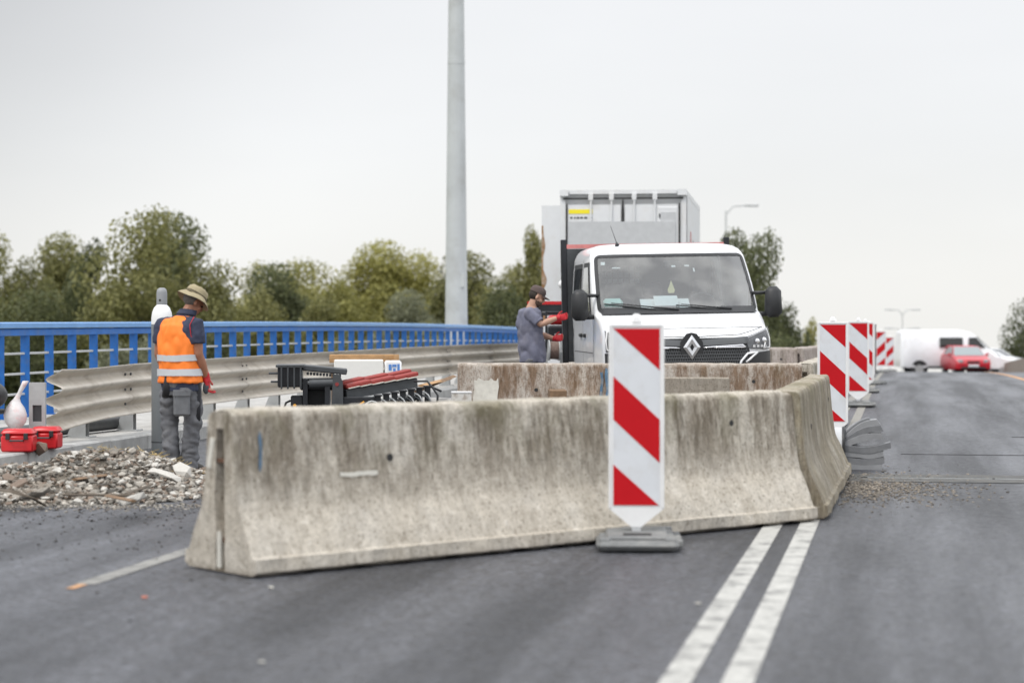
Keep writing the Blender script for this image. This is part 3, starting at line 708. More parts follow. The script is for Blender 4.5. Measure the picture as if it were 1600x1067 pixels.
# swung-open sheet with rusty edge left of it
op=thing('steel_sheet_panel','tall white steel panel with a rust eaten left edge beside the container','panel',(-6.53,37.3,RZ(37)),R(8))
q=MB(); q.box((0,0,1.85),(.36,.08,3.46)); q.obj('sheet',M_CONT,op)
q=MB(); n=40; vs=[];fs=[]
for i in range(n+1):
    z=1.0+i*2.2/n; w_=.03+.09*max(0,noise.noise(Vector((z*3,1,2)))+.15)
    vs+=[(-.181,-.044,z),(-.181+w_,-.044,z)]
    if i: k=2*i; fs.append((k-2,k-1,k+1,k))
q.add(vs,fs); q.obj('rust_stain',M_RUST,op)
for z in(1.9,2.4,3.2):
    q=MB(); q.box((.19,-.02,z),(.05,.06,.10)); q.obj('hinge',M_CONT,op)
# plain light board and cabinet between truck and container
bd=thing('plain_board','wide flat pale grey board in front of the container doors','board',(-4.80,36.6,RZ(36)),R(10))
q=MB(); q.box((-.28,0,2.6),(1.98,.03,1.25)); q.obj('sheet',M_PVC,bd)
for x in(-.9,.5): q=MB(); q.box((x,.05,1.3),(.06,.06,2.5)); q.obj('leg',M_GALV,bd)
cb=thing('site_cabinet','narrow pale cabinet right of the plain board','cabinet',(-4.36,36.7,RZ(36)),R(10))
q=MB(); q.box((.12,.2,1.75),(.36,.4,3.5),bev=.01); q.obj('cabinet_body',M_CONT,cb); q=MB(); q.box((.13,-.006,2.2),(.28,.01,2.4)); q.obj('cabinet_door',M_PVC,cb)
for z in(2.2,2.6,3.0,3.3): q=MB(); q.cyl((-.03,-.01,z),(-.03,-.01,z+.07),.012,n=6); q.obj('hinge',M_DGREY,cb)

# ------------------------------------------------------------------ white flatbed truck
tk=thing('flatbed_truck','white double cab flatbed truck facing the camera behind the rear barrier','truck',(-2.43,23.73,.0),R(16.2))
tk.rotation_euler=(0,R(-1.1),R(16.2))
TZ=[.32,.42,.60,.80,.95,1.06,1.15,1.20,1.25,1.31,1.37,1.43,1.475,1.50,1.54,1.62,1.72,1.84,1.96,2.08,2.17,2.215,2.25,2.30,2.345,2.375,2.395]
TYF=dict(zip(TZ,[.12,.04,0,0,.015,.03,.05,.075,.12,.21,.33,.48,.64,.74,.79,.875,.97,1.08,1.19,1.305,1.39,1.435,1.475,1.56,1.70,1.90,2.2]))
TW=dict(zip(TZ,[.95,.99,1.01,1.02,1.025,1.025,1.025,1.02,1.02,1.02,1.025,1.03,1.035,1.035,1.035,1.035,1.03,1.023,1.015,1.005,.995,.99,.975,.95,.90,.82,.68]))
def tint(d,z):
    z=min(max(z,TZ[0]),TZ[-1])
    for a,b in zip(TZ,TZ[1:]):
        if z<=b: return d[a]+(d[b]-d[a])*(z-a)/(b-a)
def tfy(u,z):
    u=min(abs(u),1.); u0=.62; c=.36 if z<1.3 else max(.20,.36-(z-1.3)*.35); v=max(0,(u-u0)/(1-u0))
    return tint(TYF,z)+.055*u*u+c*(1-math.sqrt(max(0,1-v**2.4)))
def S(u,z,off=0.):   # a point on the truck's front skin
    w_=tint(TW,z); x=u*w_; y=tfy(u,z)
    if off:
        e=.01; a=Vector(((u+e)*w_,tfy(min(u+e,1),z),z))-Vector(((u-e)*w_,tfy(max(u-e,-1),z),z)); b=Vector((0,tint(TYF,z+e)-tint(TYF,z-e),2*e))
        n=a.cross(b).normalized(); 
        if n.y>0: n=-n
        return (x+n.x*off,y+n.y*off,z+n.z*off)
    return (x,y,z)
UC=[-1,-.995,-.98,-.955,-.93,-.88,-.82,-.74,-.66,-.55,-.4,-.2,0,.2,.4,.55,.66,.74,.82,.88,.93,.955,.98,.995,1]
YR=3.25; SY=[3.25,2.6,2.0,1.5]
body=MB(); vs=[];fs=[]; 
for z in TZ:
    w_=TW[z]; e_=tfy(1,z)
    left=[(-w_,max(y,e_+.02),z) for y in SY]; right=[(w_,max(y,e_+.02),z) for y in SY[::-1]]
    vs+= left+[S(u,z) for u in UC]+right
nc=len(UC)+8
for j in range(len(TZ)-1):
    for i in range(nc-1):
        zc=(TZ[j]+TZ[j+1])/2
        if 1.54<zc<2.20 and 4+4<=i<4+20: continue     # windscreen opening
        a=j*nc+i; fs.append((a,a+1,a+1+nc,a+nc))
k=(len(TZ)-1)*nc; fs.append(tuple(range(k,k+nc)))
body.add(vs,fs)
body.add([(-TW[.32],YR,.32),(TW[.32],YR,.32),(TW[1.5],YR,1.5),(-TW[1.5],YR,1.5),(-.86,YR,2.3),(.86,YR,2.3)],[(0,1,2,3),(3,2,5,4)])
body.obj('cab_body',M_WPAINT,tk,38)
def rrect(u0,u1,z0,z1,r,rz_,n=8):
    P=[]
    for cx,cz,a0 in((u1-r,z1-rz_,0),(u0+r,z1-rz_,90),(u0+r,z0+rz_,180),(u1-r,z0+rz_,270)):
        for k in range(n+1):
            a=R(a0+90*k/n); P.append((cx+r*math.cos(a),cz+rz_*math.sin(a)))
    return P
def dense(P,m=4):
    o=[]
    for i,p in enumerate(P):
        q=P[(i+1)%len(P)]
        n=max(1,int(math.hypot(p[0]-q[0],p[1]-q[1])/.06))
        for k in range(n): o.append((p[0]+(q[0]-p[0])*k/n,p[1]+(q[1]-p[1])*k/n))
    return o
# windscreen glass
gl=MB(); n1,n2=24,10; vs=[S(-.94+1.88*i/n1,1.515+.70*j/n2,.006) for j in range(n2+1) for i in range(n1+1)]
gl.add(vs,[(j*(n1+1)+i,j*(n1+1)+i+1,(j+1)*(n1+1)+i+1,(j+1)*(n1+1)+i) for j in range(n2) for i in range(n1)])
gl.obj('windscreen',M_GLASS,tk,True)
O=dense(rrect(-.955,.955,1.485,2.232,.07,.07)); k=len(O)
I=[]
for u,z in O:
    zi=min(max(z,1.555 if abs(u)>.5 else 1.545),2.195); ui=min(max(u,-.918),.918); I.append((ui,zi))
fm=MB(); fm.add([S(u,z,.011) for u,z in O]+[S(u,z,.011) for u,z in I],[(i,(i+1)%k,(i+1)%k+k,i+k) for i in range(k)]); fm.obj('windscreen_surround',M_BLKPL,tk,True)
co=MB(); n1=24; vs=[S(-.93+1.86*i/n1,zz,.016) for zz in(1.47,1.50,1.53) for i in range(n1+1)]
co.add(vs,[(j*(n1+1)+i,j*(n1+1)+i+1,(j+1)*(n1+1)+i+1,(j+1)*(n1+1)+i) for j in range(2) for i in range(n1)]); co.obj('cowl',M_BLKPL,tk,True)
# interior
inn=MB(); inn.box((0,1.15,1.42),(1.8,.75,.16),bev=.03,rx=.12); inn.obj('dashboard',mat('dash_grey',(.09,.095,.10),.7),tk)
st=MB(); 
rg=[(.40+.19*math.cos(a),1.42+.05*math.sin(a),1.56+.17*math.sin(a)) for a in [2*PI*i/20 for i in range(20)]]; st.tube(rg+[rg[0]],.016,6,cap=False); st.obj('steering_wheel',M_BLKPL,tk,True)
M_SEAT=mat('seat_cloth',(.05,.052,.058),.9,var=.2)
for x in(-.62,-.15,.48):
    q=MB(); q.box((x,1.95,1.38),(.44,.14,.62),bev=.05,rx=-.12); q.box((x,2.0,1.80),(.24,.09,.18),bev=.03); q.obj('seat',M_SEAT,tk,50)
q=MB(); q.box((0,3.1,1.5),(1.7,.05,1.5)); q.obj('cab_rear_wall',mat('cab_lining',(.15,.15,.16),.8),tk)

gd=MB()
for i in range(7):
    for j in range(3): gd.box((-.62+i*.075,3.06,1.93+j*.085),(.055,.012,.062))
gd.each('painted_pane_light',M_PVC,tk)  # pale plates painted as daylight coming through the back window
q=MB(); q.box((-.10,1.27,1.60),(.62,.20,.012),rx=.7); q.box((-.10,1.2,1.64),(.3,.16,.012),rx=.9); q.each('paper_on_dash',M_WHITEP,tk)
q=MB(); q.box((-.78,1.12,1.62),(.24,.16,.10),rx=.3,bev=.03); q.obj('pale_green_cloth',mat('mint',(.45,.68,.62),.8),tk)
q=MB(); q.box((.02,1.42,2.10),(.24,.05,.09),bev=.02); q.obj('rear_mirror',M_BLKPL,tk)
q=MB(); q.prism([(-.035,1.74),(.035,1.74),(.045,1.78),(0,1.90),(-.045,1.78)],'y',1.38,1.386); q.obj('hanging_air_freshener',mat('pale_yellow_card',(.85,.74,.40),.6),tk)
q=MB()
for u,z,a,b in((.02,2.08,.05,.022),(.19,2.085,.06,.02),(.27,2.03,.018,.05),(-.86,2.13,.05,.04),(-.7,2.07,.10,.015)):
    q.add([S(u-a/2,z-b/2,-.006),S(u+a/2,z-b/2,-.006),S(u+a/2,z+b/2,-.006),S(u-a/2,z+b/2,-.006)],[(0,1,2,3)])
q.each('windscreen_sticker',M_WHITEP,tk)
# wipers
for (u0,z0,u1,z1) in ((-.02,1.50,-.80,1.60),(.62,1.50,.02,1.57)):
    q=MB(); P=[S(u0+(u1-u0)*t_,z0+(z1-z0)*t_,.035) for t_ in(0,.3,.6,1)]; q.tube(P,[.014,.011,.009,.006],6)
    P=[S(u0+(u1-u0)*(.35+.75*t_),z0+(z1-z0)*(.28+.85*t_)-.012,.024) for t_ in(0,.5,1)]; q.tube(P,.009,6); q.each('wiper',M_BLKPL,tk)
def patch(name,corners,m,off,n1=10,n2=6,parent=None,mirror=False):
    """bilinear patch laid on the front skin; corners in metres (x,z)"""
    a,b,c,d=corners; q=MB(); vs=[]
    for j in range(n2+1):
        for i in range(n1+1):
            s_,t_=i/n1,j/n2; x=(a[0]*(1-s_)+b[0]*s_)*(1-t_)+(d[0]*(1-s_)+c[0]*s_)*t_; z=(a[1]*(1-s_)+b[1]*s_)*(1-t_)+(d[1]*(1-s_)+c[1]*s_)*t_
            if mirror: x=-x
            vs.append(S(x/tint(TW,z),z,off))
    q.add(vs,[(j*(n1+1)+i,j*(n1+1)+i+1,(j+1)*(n1+1)+i+1,(j+1)*(n1+1)+i) for j in range(n2) for i in range(n1)])
    return q.obj(name,m,parent or tk,True)
def line(name,pts,r,m,off,mirror=False,parent=None):
    q=MB(); P=[S((-x if mirror else x)/tint(TW,z),z,off) for x,z in dense(pts+[pts[-1]])[:-1]]; q.tube(P,r,6); return q.obj(name,m,parent or tk,True)
patch('grille_back',[(-.72,.80),(.72,.80),(.70,1.18),(-.70,1.18)],M_BLKPL,.006,16,6)
M_GRM=mat('grille_bar',(.10,.105,.11),.4)
gm=MB()
for j in range(7):
    z=.83+j*.038
    P=[S(u/20*.66,z,.016) for u in range(-20,21)]; gm.tube(P,.0045,4)
    if j<6:
        for i in range(-24,25):
            x=(i+.5*(j%2))*.0275
            if abs(x)>.66: continue
            gm.tube([S(x,z,.015),S(x,z+.038,.015)],.0045,4)
gm.obj('grille_mesh',M_GRM,tk)
patch('grille_bar',[(-.69,1.105),(-.10,1.085),(-.10,1.15),(-.69,1.185)],M_GRM,.02,10,3); patch('grille_bar',[(.10,1.085),(.69,1.105),(.69,1.185),(.10,1.15)],M_GRM,.02,10,3)
line('chrome_strip',[(.14,1.062),(.40,1.075),(.62,1.085),(.655,1.06)],.011,M_CHROME,.026); line('chrome_strip',[(.14,1.062),(.40,1.075),(.62,1.085),(.655,1.06)],.011,M_CHROME,.026,True)
# diamond badge
bz=1.075; by=tfy(0,bz)-.03
em=thing('x','x','x'); bpy.data.objects.remove(em)
q=MB(); q.prism([(x*.135,bz+z*.175) for x,z in((0,1),(.45,.92),(1,.35),(1,-.35),(.45,-.92),(0,-1),(-.45,-.92),(-1,-.35),(-1,.35),(-.45,.92))],'y',by,by+.03); be=q.obj('badge',M_BLKPL,tk)
q=MB(); 
def dia(w_,h_,y): return [(x*w_,y,bz+z*h_) for x,z in((0,1),(1,0),(0,-1),(-1,0))]
o1,o2,i1=dia(.104,.148,by-.010),dia(.066,.100,by-.026),dia(.026,.046,by-.018)
q.add(o1+o2+i1,[(i,(i+1)%4,(i+1)%4+4,i+4) for i in range(4)]+[(i+4,(i+1)%4+4,(i+1)%4+8,i+8) for i in range(4)]); q.obj('diamond_emblem',mat('satin_chrome',(.62,.63,.65),.38,metal=.7),be)
for mr_ in (False,True):
    patch('headlight',[(.70,1.045),(.99,1.03),(.985,1.285),(.655,1.175)],mat('lamp_housing',(.16,.165,.17),.25),.010,10,8,mirror=mr_)
    hl=tk.children[-1]
    for (x,z,r) in ((.80,1.125,.038),(.89,1.135,.040)):
        q=MB(); p_=S((-x if mr_ else x)/tint(TW,z),z,.018); q.ell(p_,(r,.012,r),12,6); q.obj('reflector',M_CHROME,tk,True)
    for i in range(4):
        x=.76+i*.05; q=MB(); p_=S((-x if mr_ else x)/tint(TW,1.07),1.07,.02); q.box(p_,(.03,.012,.03)); q.obj('reflector_facet',M_CHROME,tk)
    line('daylight_strip',[(.955,1.262),(.972,1.16),(.965,1.055),(.88,1.045)],.012,M_WHITEP,.024,mr_)
    line('daylight_strip',[(.69,1.165),(.80,1.205),(.955,1.262)],.008,M_WHITEP,.02,mr_)
    patch('headlight_lens',[(.70,1.04),(.995,1.025),(.99,1.29),(.65,1.178)],M_LENS,.030,10,8,mirror=mr_)
    patch('bumper_corner',[(.60,.62),(.995,.55),(.998,1.015),(.70,.99)],M_BLKPL,.014,10,8,mirror=mr_)
    line('bumper_trim',[(.56,.80),(.60,.90),(.68,.985),(.80,1.0)],.014,M_WPAINT,.022,mr_)
patch('lower_bumper',[(-.95,.36),(.95,.36),(.97,.60),(-.97,.60)],M_BLKPL,.012,20,4)
patch('number_plate',[(-.26,.62),(.26,.62),(.26,.73),(-.26,.73)],M_WHR,.02,8,2)
line('hood_seam',[(-.93,1.30),(-.6,1.215),(0,1.195),(.6,1.215),(.93,1.30)],.004,mat('seam_shadow',(.12,.12,.12),.8),.003)
# sides: windows, doors, handles, wheels
def side(name,poly,m,off,sx=-1,parent=None,n=6):
    q=MB(); a,b,c,d=poly; vs=[]
    for j in range(n+1):
        for i in range(n+1):
            s_,t_=i/n,j/n; y=(a[0]*(1-s_)+b[0]*s_)*(1-t_)+(d[0]*(1-s_)+c[0]*s_)*t_; z=(a[1]*(1-s_)+b[1]*s_)*(1-t_)+(d[1]*(1-s_)+c[1]*s_)*t_
            vs.append((sx*(tint(TW,z)+off),y,z))
    q.add(vs,[(j*(n+1)+i,j*(n+1)+i+1,(j+1)*(n+1)+i+1,(j+1)*(n+1)+i) for j in range(n) for i in range(n)]); return q.obj(name,m,parent or tk,True)
for sx in(-1,1):
    side('window_frame',[(1.22,1.46),(2.16,1.46),(2.14,2.15),(1.62,2.15)],M_BLKPL,.006,sx); side('door_glass',[(1.33,1.53),(2.09,1.53),(2.08,2.09),(1.68,2.09)],M_DGLASS if sx>0 else mat('sky_lit_glass',(.30,.31,.32),.05,spec=1.),.011,sx)
    side('window_frame',[(2.30,1.46),(3.12,1.46),(3.10,2.15),(2.30,2.15)],M_BLKPL,.006,sx); side('door_glass',[(2.37,1.53),(3.05,1.53),(3.03,2.09),(2.37,2.09)],M_DGLASS,.011,sx)
    for y in(2.23,1.20,3.17):
        side('door_gap',[(y-.006,.45),(y+.006,.45),(y+.006,2.2 if y>1.5 else 1.45),(y-.006,2.2 if y>1.5 else 1.45)],MATS['seam_shadow'],.003,sx)
    for y in(2.05,2.42):
        q=MB(); q.box((sx*1.03,y,1.22),(.04,.17,.05),bev=.012); q.obj('door_handle',M_BLKPL,tk)
    for y in (.98,4.9):
        q=MB(); q.cyl((sx*.80,y,.34),(sx*1.02,y,.34),.34,n=28); wt=q.obj('wheel',M_TYRE,tk,40); q=MB(); q.cyl((sx*1.0,y,.34),(sx*1.025,y,.34),.21,n=20); q.obj('rim',M_GALV,wt,40)
    # mirror: two arms and a tall housing with two glasses
    mo=MB(); X=sx*1.215; mo.box((X,.98,1.605),(.215,.17,.385),bev=.055,taper=.9); mob=mo.obj('door_mirror',M_BLKPL,tk,50)
    q=MB(); q.tube([(sx*.95,1.12,1.72),(sx*1.14,1.02,1.725)],[(.03,.022),(.03,.022)],8); q.tube([(sx*.95,1.12,1.46),(sx*1.14,1.02,1.455)],[(.045,.03),(.04,.03)],8); q.each('mirror_arm',M_BLKPL,mob,True)
    q=MB(); q.prism([(1.0,1.42),(1.32,1.42),(1.32,1.56),(1.25,1.80),(1.10,1.55)],'x',sx*.965,sx*.992); q.obj('mirror_mount',M_BLKPL,mob)
    q=MB(); q.box((X,1.068,1.60),(.17,.004,.28)); q.obj('mirror_glass',M_CHROME,mob)
q=MB(); q.cyl((-.62,1.78,2.365),(-.625,1.80,2.40),.03,.012,n=10); q.cyl((-.625,1.80,2.40),(-.685,1.90,2.62),.005,.0025,n=6); q.obj('antenna',M_BLKPL,tk)
for z in (.5,.62): side('side_moulding',[(1.3,z),(3.2,z),(3.2,z+.05),(1.3,z+.05)],M_BLKPL,.012,-1)
side('side_swage',[(1.25,1.0),(3.15,1.0),(3.15,1.012),(1.25,1.012)],MATS['seam_shadow'],.002,-1)
# headboard and bed
q=MB(); q.box((0,3.42,1.62),(2.2,.05,1.52)); q.obj('headboard',M_DGREY,tk)
for x in(-1,1): q=MB(); q.box((x*1.12,3.42,1.66),(.075,.09,1.70),bev=.008); q.obj('headboard_post',M_BLK,tk)
q=MB(); q.box((0,3.42,2.415),(2.16,.07,.055)); q.obj('headboard_rail',mat('faded_red_paint',(.62,.22,.21),.6,var=.15),tk)
for x in(-.75,-.25,.25,.75): q=MB(); q.box((x,3.385,1.65),(.05,.02,1.45)); q.obj('headboard_rib',M_BLK,tk)
q=MB(); q.box((0,5.05,.90),(2.12,3.15,.10)); q.obj('load_floor',M_DGREY,tk)
for sx in(-1,1): q=MB(); q.box((sx*1.07,5.05,1.09),(.03,3.12,.27)); q.box((sx*1.088,5.05,1.16),(.008,3.1,.02)); q.box((sx*1.088,5.05,1.04),(.008,3.1,.02)); q.each('drop_side',M_GALV,tk)
q=MB(); q.box((0,6.63,1.09),(2.1,.03,.27)); q.obj('tailboard',M_GALV,tk)
q=MB(); q.box((-1.10,3.53,1.09),(.07,.07,.62)); q.obj('white_stake',M_WPAINT,tk)
q=MB(); q.box((0,4.2,.62),(.8,5.0,.18)); q.obj('chassis',M_BLK,tk)
gn=thing('generator','red and black generator standing on the truck bed beside the capped worker','generator',(-4.85,28.55,.95),R(16))
q=MB(); q.box((0,0,.20),(.42,.5,.34),bev=.03); q.obj('engine_block',M_BLK,gn); q=MB(); q.box((0,-.02,.45),(.40,.42,.14),bev=.05); q.obj('fuel_tank',M_REDP,gn,50)
for x in(-.25,.25):
    for y in(-.28,.28): q=MB(); q.cyl((x,y,0),(x,y,.56),.014,n=8); q.obj('frame_tube',M_BLK,gn)
q=MB(); q.tube([(-.25,-.28,.56),(.25,-.28,.56),(.25,.28,.56),(-.25,.28,.56),(-.25,-.28,.56)],.014,8); q.obj('frame_top',M_BLK,gn)
rl=thing('cable_drum','brown wound cable drum beside the truck bed near the capped worker','cable drum',(-4.62,26.6,0),R(16))
q=MB(); q.cyl((-.06,0,.99),(.06,0,.99),.12,n=20); q.obj('wound_cable',mat('brown_cable',(.16,.11,.09),.7,var=.4,vscale=40),rl,40)
for x in(-.075,.06): q=MB(); q.cyl((x,0,.99),(x+.015,0,.99),.14,n=20); q.obj('drum_cheek',M_GALV,rl,40)
for x in(-.1,.1): q=MB(); q.box((x,0,.48),(.03,.04,.96)); q.obj('stand_leg',M_GALV,rl)
q=MB(); q.box((0,0,.015),(.5,.4,.03)); q.obj('stand_foot',M_GALV,rl)
rb2=thing('red_barrier_bar','dark bar with a red top edge and white lamp behind the capped worker','bar',(-5.35,31.0,0),R(6))
q=MB(); q.box((0,0,1.56),(.9,.08,.18)); q.obj('bar',M_BLK,rb2); q=MB(); q.box((0,0,1.67),(.9,.09,.05)); q.obj('red_edge',M_REDP,rb2); q=MB(); q.ell((.16,-.06,1.56),(.035,.03,.035)); q.obj('lamp',M_WHITEP,rb2)
for x in(-.4,.4): q=MB(); q.box((x,0,.73),(.06,.06,1.46)); q.obj('leg',M_BLK,rb2)
wl=thing('globe_lamp','round white globe on a thin pole behind the capped worker','lamp',(-6.0,35.6,RZ(35.6)))
q=MB(); q.ell((0,0,2.05),(.105,.105,.085),16,12); q.obj('globe',M_WHITEP,wl,True); q=MB(); q.cyl((0,0,0),(0,0,1.97),.02); q.obj('pole',M_GALV,wl)

# ------------------------------------------------------------------ people
def hmat(c,yaw,pitch): return Matrix.Translation(c)@Matrix.Rotation(R(yaw),4,'Z')@Matrix.Rotation(R(-pitch),4,'X')
def ellM(mb,M,c,r,n=12,k=8):
    rings=[]
    for i in range(k+1):
        t=min(max(PI*i/k,.06),PI-.06); rings.append([M@Vector((c[0]+r[0]*math.sin(t)*math.cos(2*PI*j/n),c[1]+r[1]*math.sin(t)*math.sin(2*PI*j/n),c[2]-r[2]*math.cos(t))) for j in range(n)])
    mb.loft(rings)
def torso(mb,rows,n=20,infl=0.,cap=True):
    """rows: (cx,cy,z,rx,ry,yaw)"""
    rings=[]
    for cx,cy,z,rx,ry,yw in rows:
        c,s_=math.cos(R(yw)),math.sin(R(yw)); rr=[]
        for k in range(n):
            a=2*PI*k/n; x=(rx+infl)*math.copysign(abs(math.cos(a))**.85,math.cos(a)); y=(ry+infl)*math.copysign(abs(math.sin(a))**.85,math.sin(a)); rr.append((cx+x*c-y*s_,cy+x*s_+y*c,z))
        rings.append(rr)
    mb.loft(rings,cap=cap); return mb
def head(mb,M):
    ellM(mb,M,(0,-.012,.035),(.077,.098,.092)); ellM(mb,M,(0,.030,-.045),(.058,.066,.070)); ellM(mb,M,(0,.072,-.088),(.026,.022,.022),8,6)
    ellM(mb,M,(0,.104,-.008),(.012,.016,.030),8,6); ellM(mb,M,(0,.112,-.022),(.017,.015,.012),8,6); ellM(mb,M,(0,.083,.026),(.052,.016,.012),10,6)
    ellM(mb,M,(0,.092,-.055),(.024,.012,.010),8,6)
    for s_ in(-1,1): ellM(mb,M,(s_*.079,-.008,-.012),(.012,.022,.034),8,6); ellM(mb,M,(s_*.045,.062,-.025),(.022,.022,.022),8,6)
def eyes(parent,M):
    for s_ in(-1,1):
        q=MB(); ellM(q,M,(s_*.031,.086,.008),(.013,.010,.008),8,6); q.obj('eye',M_HAIR,parent,True)
def hand(mb,wrist,d,side_,curl=.5,s_=1.,palm=True):
    """palm plus four unequal bent fingers and a thumb; d = pointing direction, side_ = thumb direction"""
    d=Vector(d).normalized(); w_=Vector(side_); w_=(w_-d*w_.dot(d)).normalized(); n_=d.cross(w_); p=Vector(wrist)
    mb.tube([p-d*.02,p+d*.03,p+d*.09],[(.028*s_,.020*s_),(.042*s_,.022*s_),(.042*s_,.018*s_)],10) if False else None
    rings=[]
    for t_,a,b in((-.02,.028,.022),(.03,.040,.022),(.075,.044,.020),(.095,.040,.016)):
        c=p+d*t_*s_; rings.append([c+w_*a*s_*math.cos(2*PI*k/12)+n_*b*s_*math.sin(2*PI*k/12) for k in range(12)])
    mb.loft(rings)
    for i,(o,l) in enumerate(((.033,.072),(.011,.082),(-.011,.076),(-.032,.060))):
        b=p+d*.085*s_+w_*o*s_; k1=b+(d*math.cos(curl*.6)+n_*math.sin(curl*.6))*l*.45*s_; k2=k1+(d*math.cos(curl*1.5)+n_*math.sin(curl*1.5))*l*.32*s_; k3=k2+(d*math.cos(curl*2.2)+n_*math.sin(curl*2.2))*l*.26*s_
        mb.tube([b-d*.02,k1,k2,k3],[.0105*s_,.0095*s_,.009*s_,.0075*s_],7)
    b=p+d*.025*s_+w_*.032*s_; k1=b+(d*.6+w_*.6+n_*.3).normalized()*.038*s_; k2=k1+(d*.85+w_*.25+n_*.45).normalized()*.032*s_
    mb.tube([b,k1,k2],[.014*s_,.012*s_,.009*s_],7)

# the worker in the orange vest, seen from behind and from his right
px_,s0=283,171.
X0,Y0=camW(px_,s0); rz0=TH-math.atan((px_-800)/FPX)
p1=thing('person','worker in orange hi-vis vest and khaki bucket hat looking down beside the grey gas cylinder','person',(X0,Y0,0),rz0); p1.scale=(.965,)*3
yw=-38
T=[(0,.0,.80,.165,.125,yw),(-.005,0,.90,.180,.135,yw),(-.015,0,1.02,.178,.130,yw),(-.02,0,1.15,.185,.130,yw),(-.02,0,1.28,.200,.132,yw),(-.01,.0,1.38,.205,.125,yw),(0,.01,1.44,.180,.105,yw),(.02,.02,1.485,.10,.08,yw),(.03,.03,1.51,.062,.062,yw)]
Hm=hmat((.115,.045,1.615),-62,32)
shR,elR,wrR=(.135,-.105,1.405),(.155,-.12,1.13),(.235,-.03,.905)
shL,elL,wrL=(-.165,.11,1.405),(-.205,.14,1.13),(-.13,.27,.93)
b=MB(); torso(b,T,16,-.012); b.tube([(.02,.02,1.46),(.06,.03,1.53),(.095,.04,1.58)],[.062,.056,.056],12); head(b,Hm)
for a_,e_,w_ in((shR,elR,wrR),(shL,elL,wrL)): b.tube([a_,(Vector(a_)+Vector(e_))/2,e_,(Vector(e_)*.6+Vector(w_)*.4),w_],[.062,.060,.050,.050,.033],12)
LR=[(.085,-.03,.86),(.10,-.03,.68),(.105,-.02,.48),(.085,.0,.30),(.075,.015,.08)]
LL=[(-.085,.04,.86),(-.10,.04,.68),(-.105,.06,.48),(-.10,.04,.30),(-.095,.05,.08)]
for Lg in(LR,LL): b.tube(Lg,[.085,.078,.055,.052,.036],12)
hand(b,wrR,(.15,.12,-1),(.3,1,0),.7); hand(b,wrL,(.3,.3,-1),(1,-.2,0),.7)
fuse('body',b,M_SKIN,p1,.009,2)
eyes(p1,Hm)
q=MB(); ellM(q,Hm,(0,-.03,.02),(.080,.088,.075)); q.obj('hair',mat('grey_hair',(.12,.11,.10),.9,var=.3,vscale=60),p1,True)
# shirt: body, short sleeves, collar
b=MB(); torso(b,[(c0,c1,z,rx+.004,ry+.004,y_) for c0,c1,z,rx,ry,y_ in T if z>=.8 and z<1.5],18)
torso(b,[(0,0,.78,.195,.15,yw),(-.005,0,.86,.192,.148,yw),(-.01,0,.95,.188,.14,yw)],18)
for a_,e_ in((shR,elR),(shL,elL)):
    a_,e_=Vector(a_),Vector(e_); b.tube([a_+(Vector((0,0,1.44))-a_)*.35,a_+Vector((0,0,.005)),a_+(e_-a_)*.35,a_+(e_-a_)*.66],[.070,.082,.086,.084],12)
fuse('shirt',b,M_NAVY,p1,.012,2,.010,9)
b=MB(); rings=[]
for k,(z,r) in enumerate(((1.475,.085),(1.52,.078),(1.545,.082),(1.50,.092))): rings.append([(.03+(z-1.475)*.6+r*math.cos(2*PI*j/16),.025+r*.9*math.sin(2*PI*j/16),z+.015*math.cos(2*PI*j/16+2.5)) for j in range(16)])
b.loft(rings,cap=False); b.obj('collar',M_NAVY,p1,True)
# vest
VT=[(.0,0,.855,.222,.178,yw),(-.005,0,.92,.216,.172,yw),(-.012,0,1.02,.208,.166,yw),(-.018,0,1.12,.208,.164,yw),(-.02,0,1.22,.214,.164,yw),(-.025,0,1.32,.196,.156,yw),(-.025,.005,1.40,.170,.145,yw),(-.012,.015,1.455,.140,.120,yw),(.012,.015,1.485,.095,.085,yw)]
b=MB(); torso(b,VT,20); fuse('vest',b,M_ORANGE,p1,.012,1,.017,8,dstretch=(1,1,.5))
def band(z0,z1,name='reflective_band'):
    def at(z):
        for a,c in zip(VT,VT[1:]):
            if z<=c[2]: f=(z-a[2])/(c[2]-a[2]); return tuple(a[i]+(c[i]-a[i])*f for i in range(6))
    rows=[at(z0),at((z0+z1)/2),at(z1)]; q=MB(); torso(q,[(r[0],r[1],z,r[3]+.010,r[4]+.010,r[5]) for r,z in zip(rows,(z0,(z0+z1)/2,z1))],32,cap=False)
    for i,v in enumerate(q.v):
        nn=noise.noise(Vector(v)*7); q.v[i]=(v[0]*(1+nn*.02),v[1]*(1+nn*.02),v[2]+.008*noise.noise(Vector(v)*5+Vector((4,4,4))))
    q.obj(name,M_STRIPE,p1,True)
band(1.065,1.125); band(.925,.99)
# binding along the arm hole
q=MB(); a=Vector(shR); q.tube([a+Vector((-.015,-.045,.075)),a+Vector((-.055,-.075,0)),a+Vector((-.045,-.075,-.10)),a+Vector((.0,-.068,-.17)),a+Vector((.05,-.03,-.16)),a+Vector((.072,.03,-.05))],.004,6); q.obj('arm_hole_binding',M_GLOVE,p1,True)
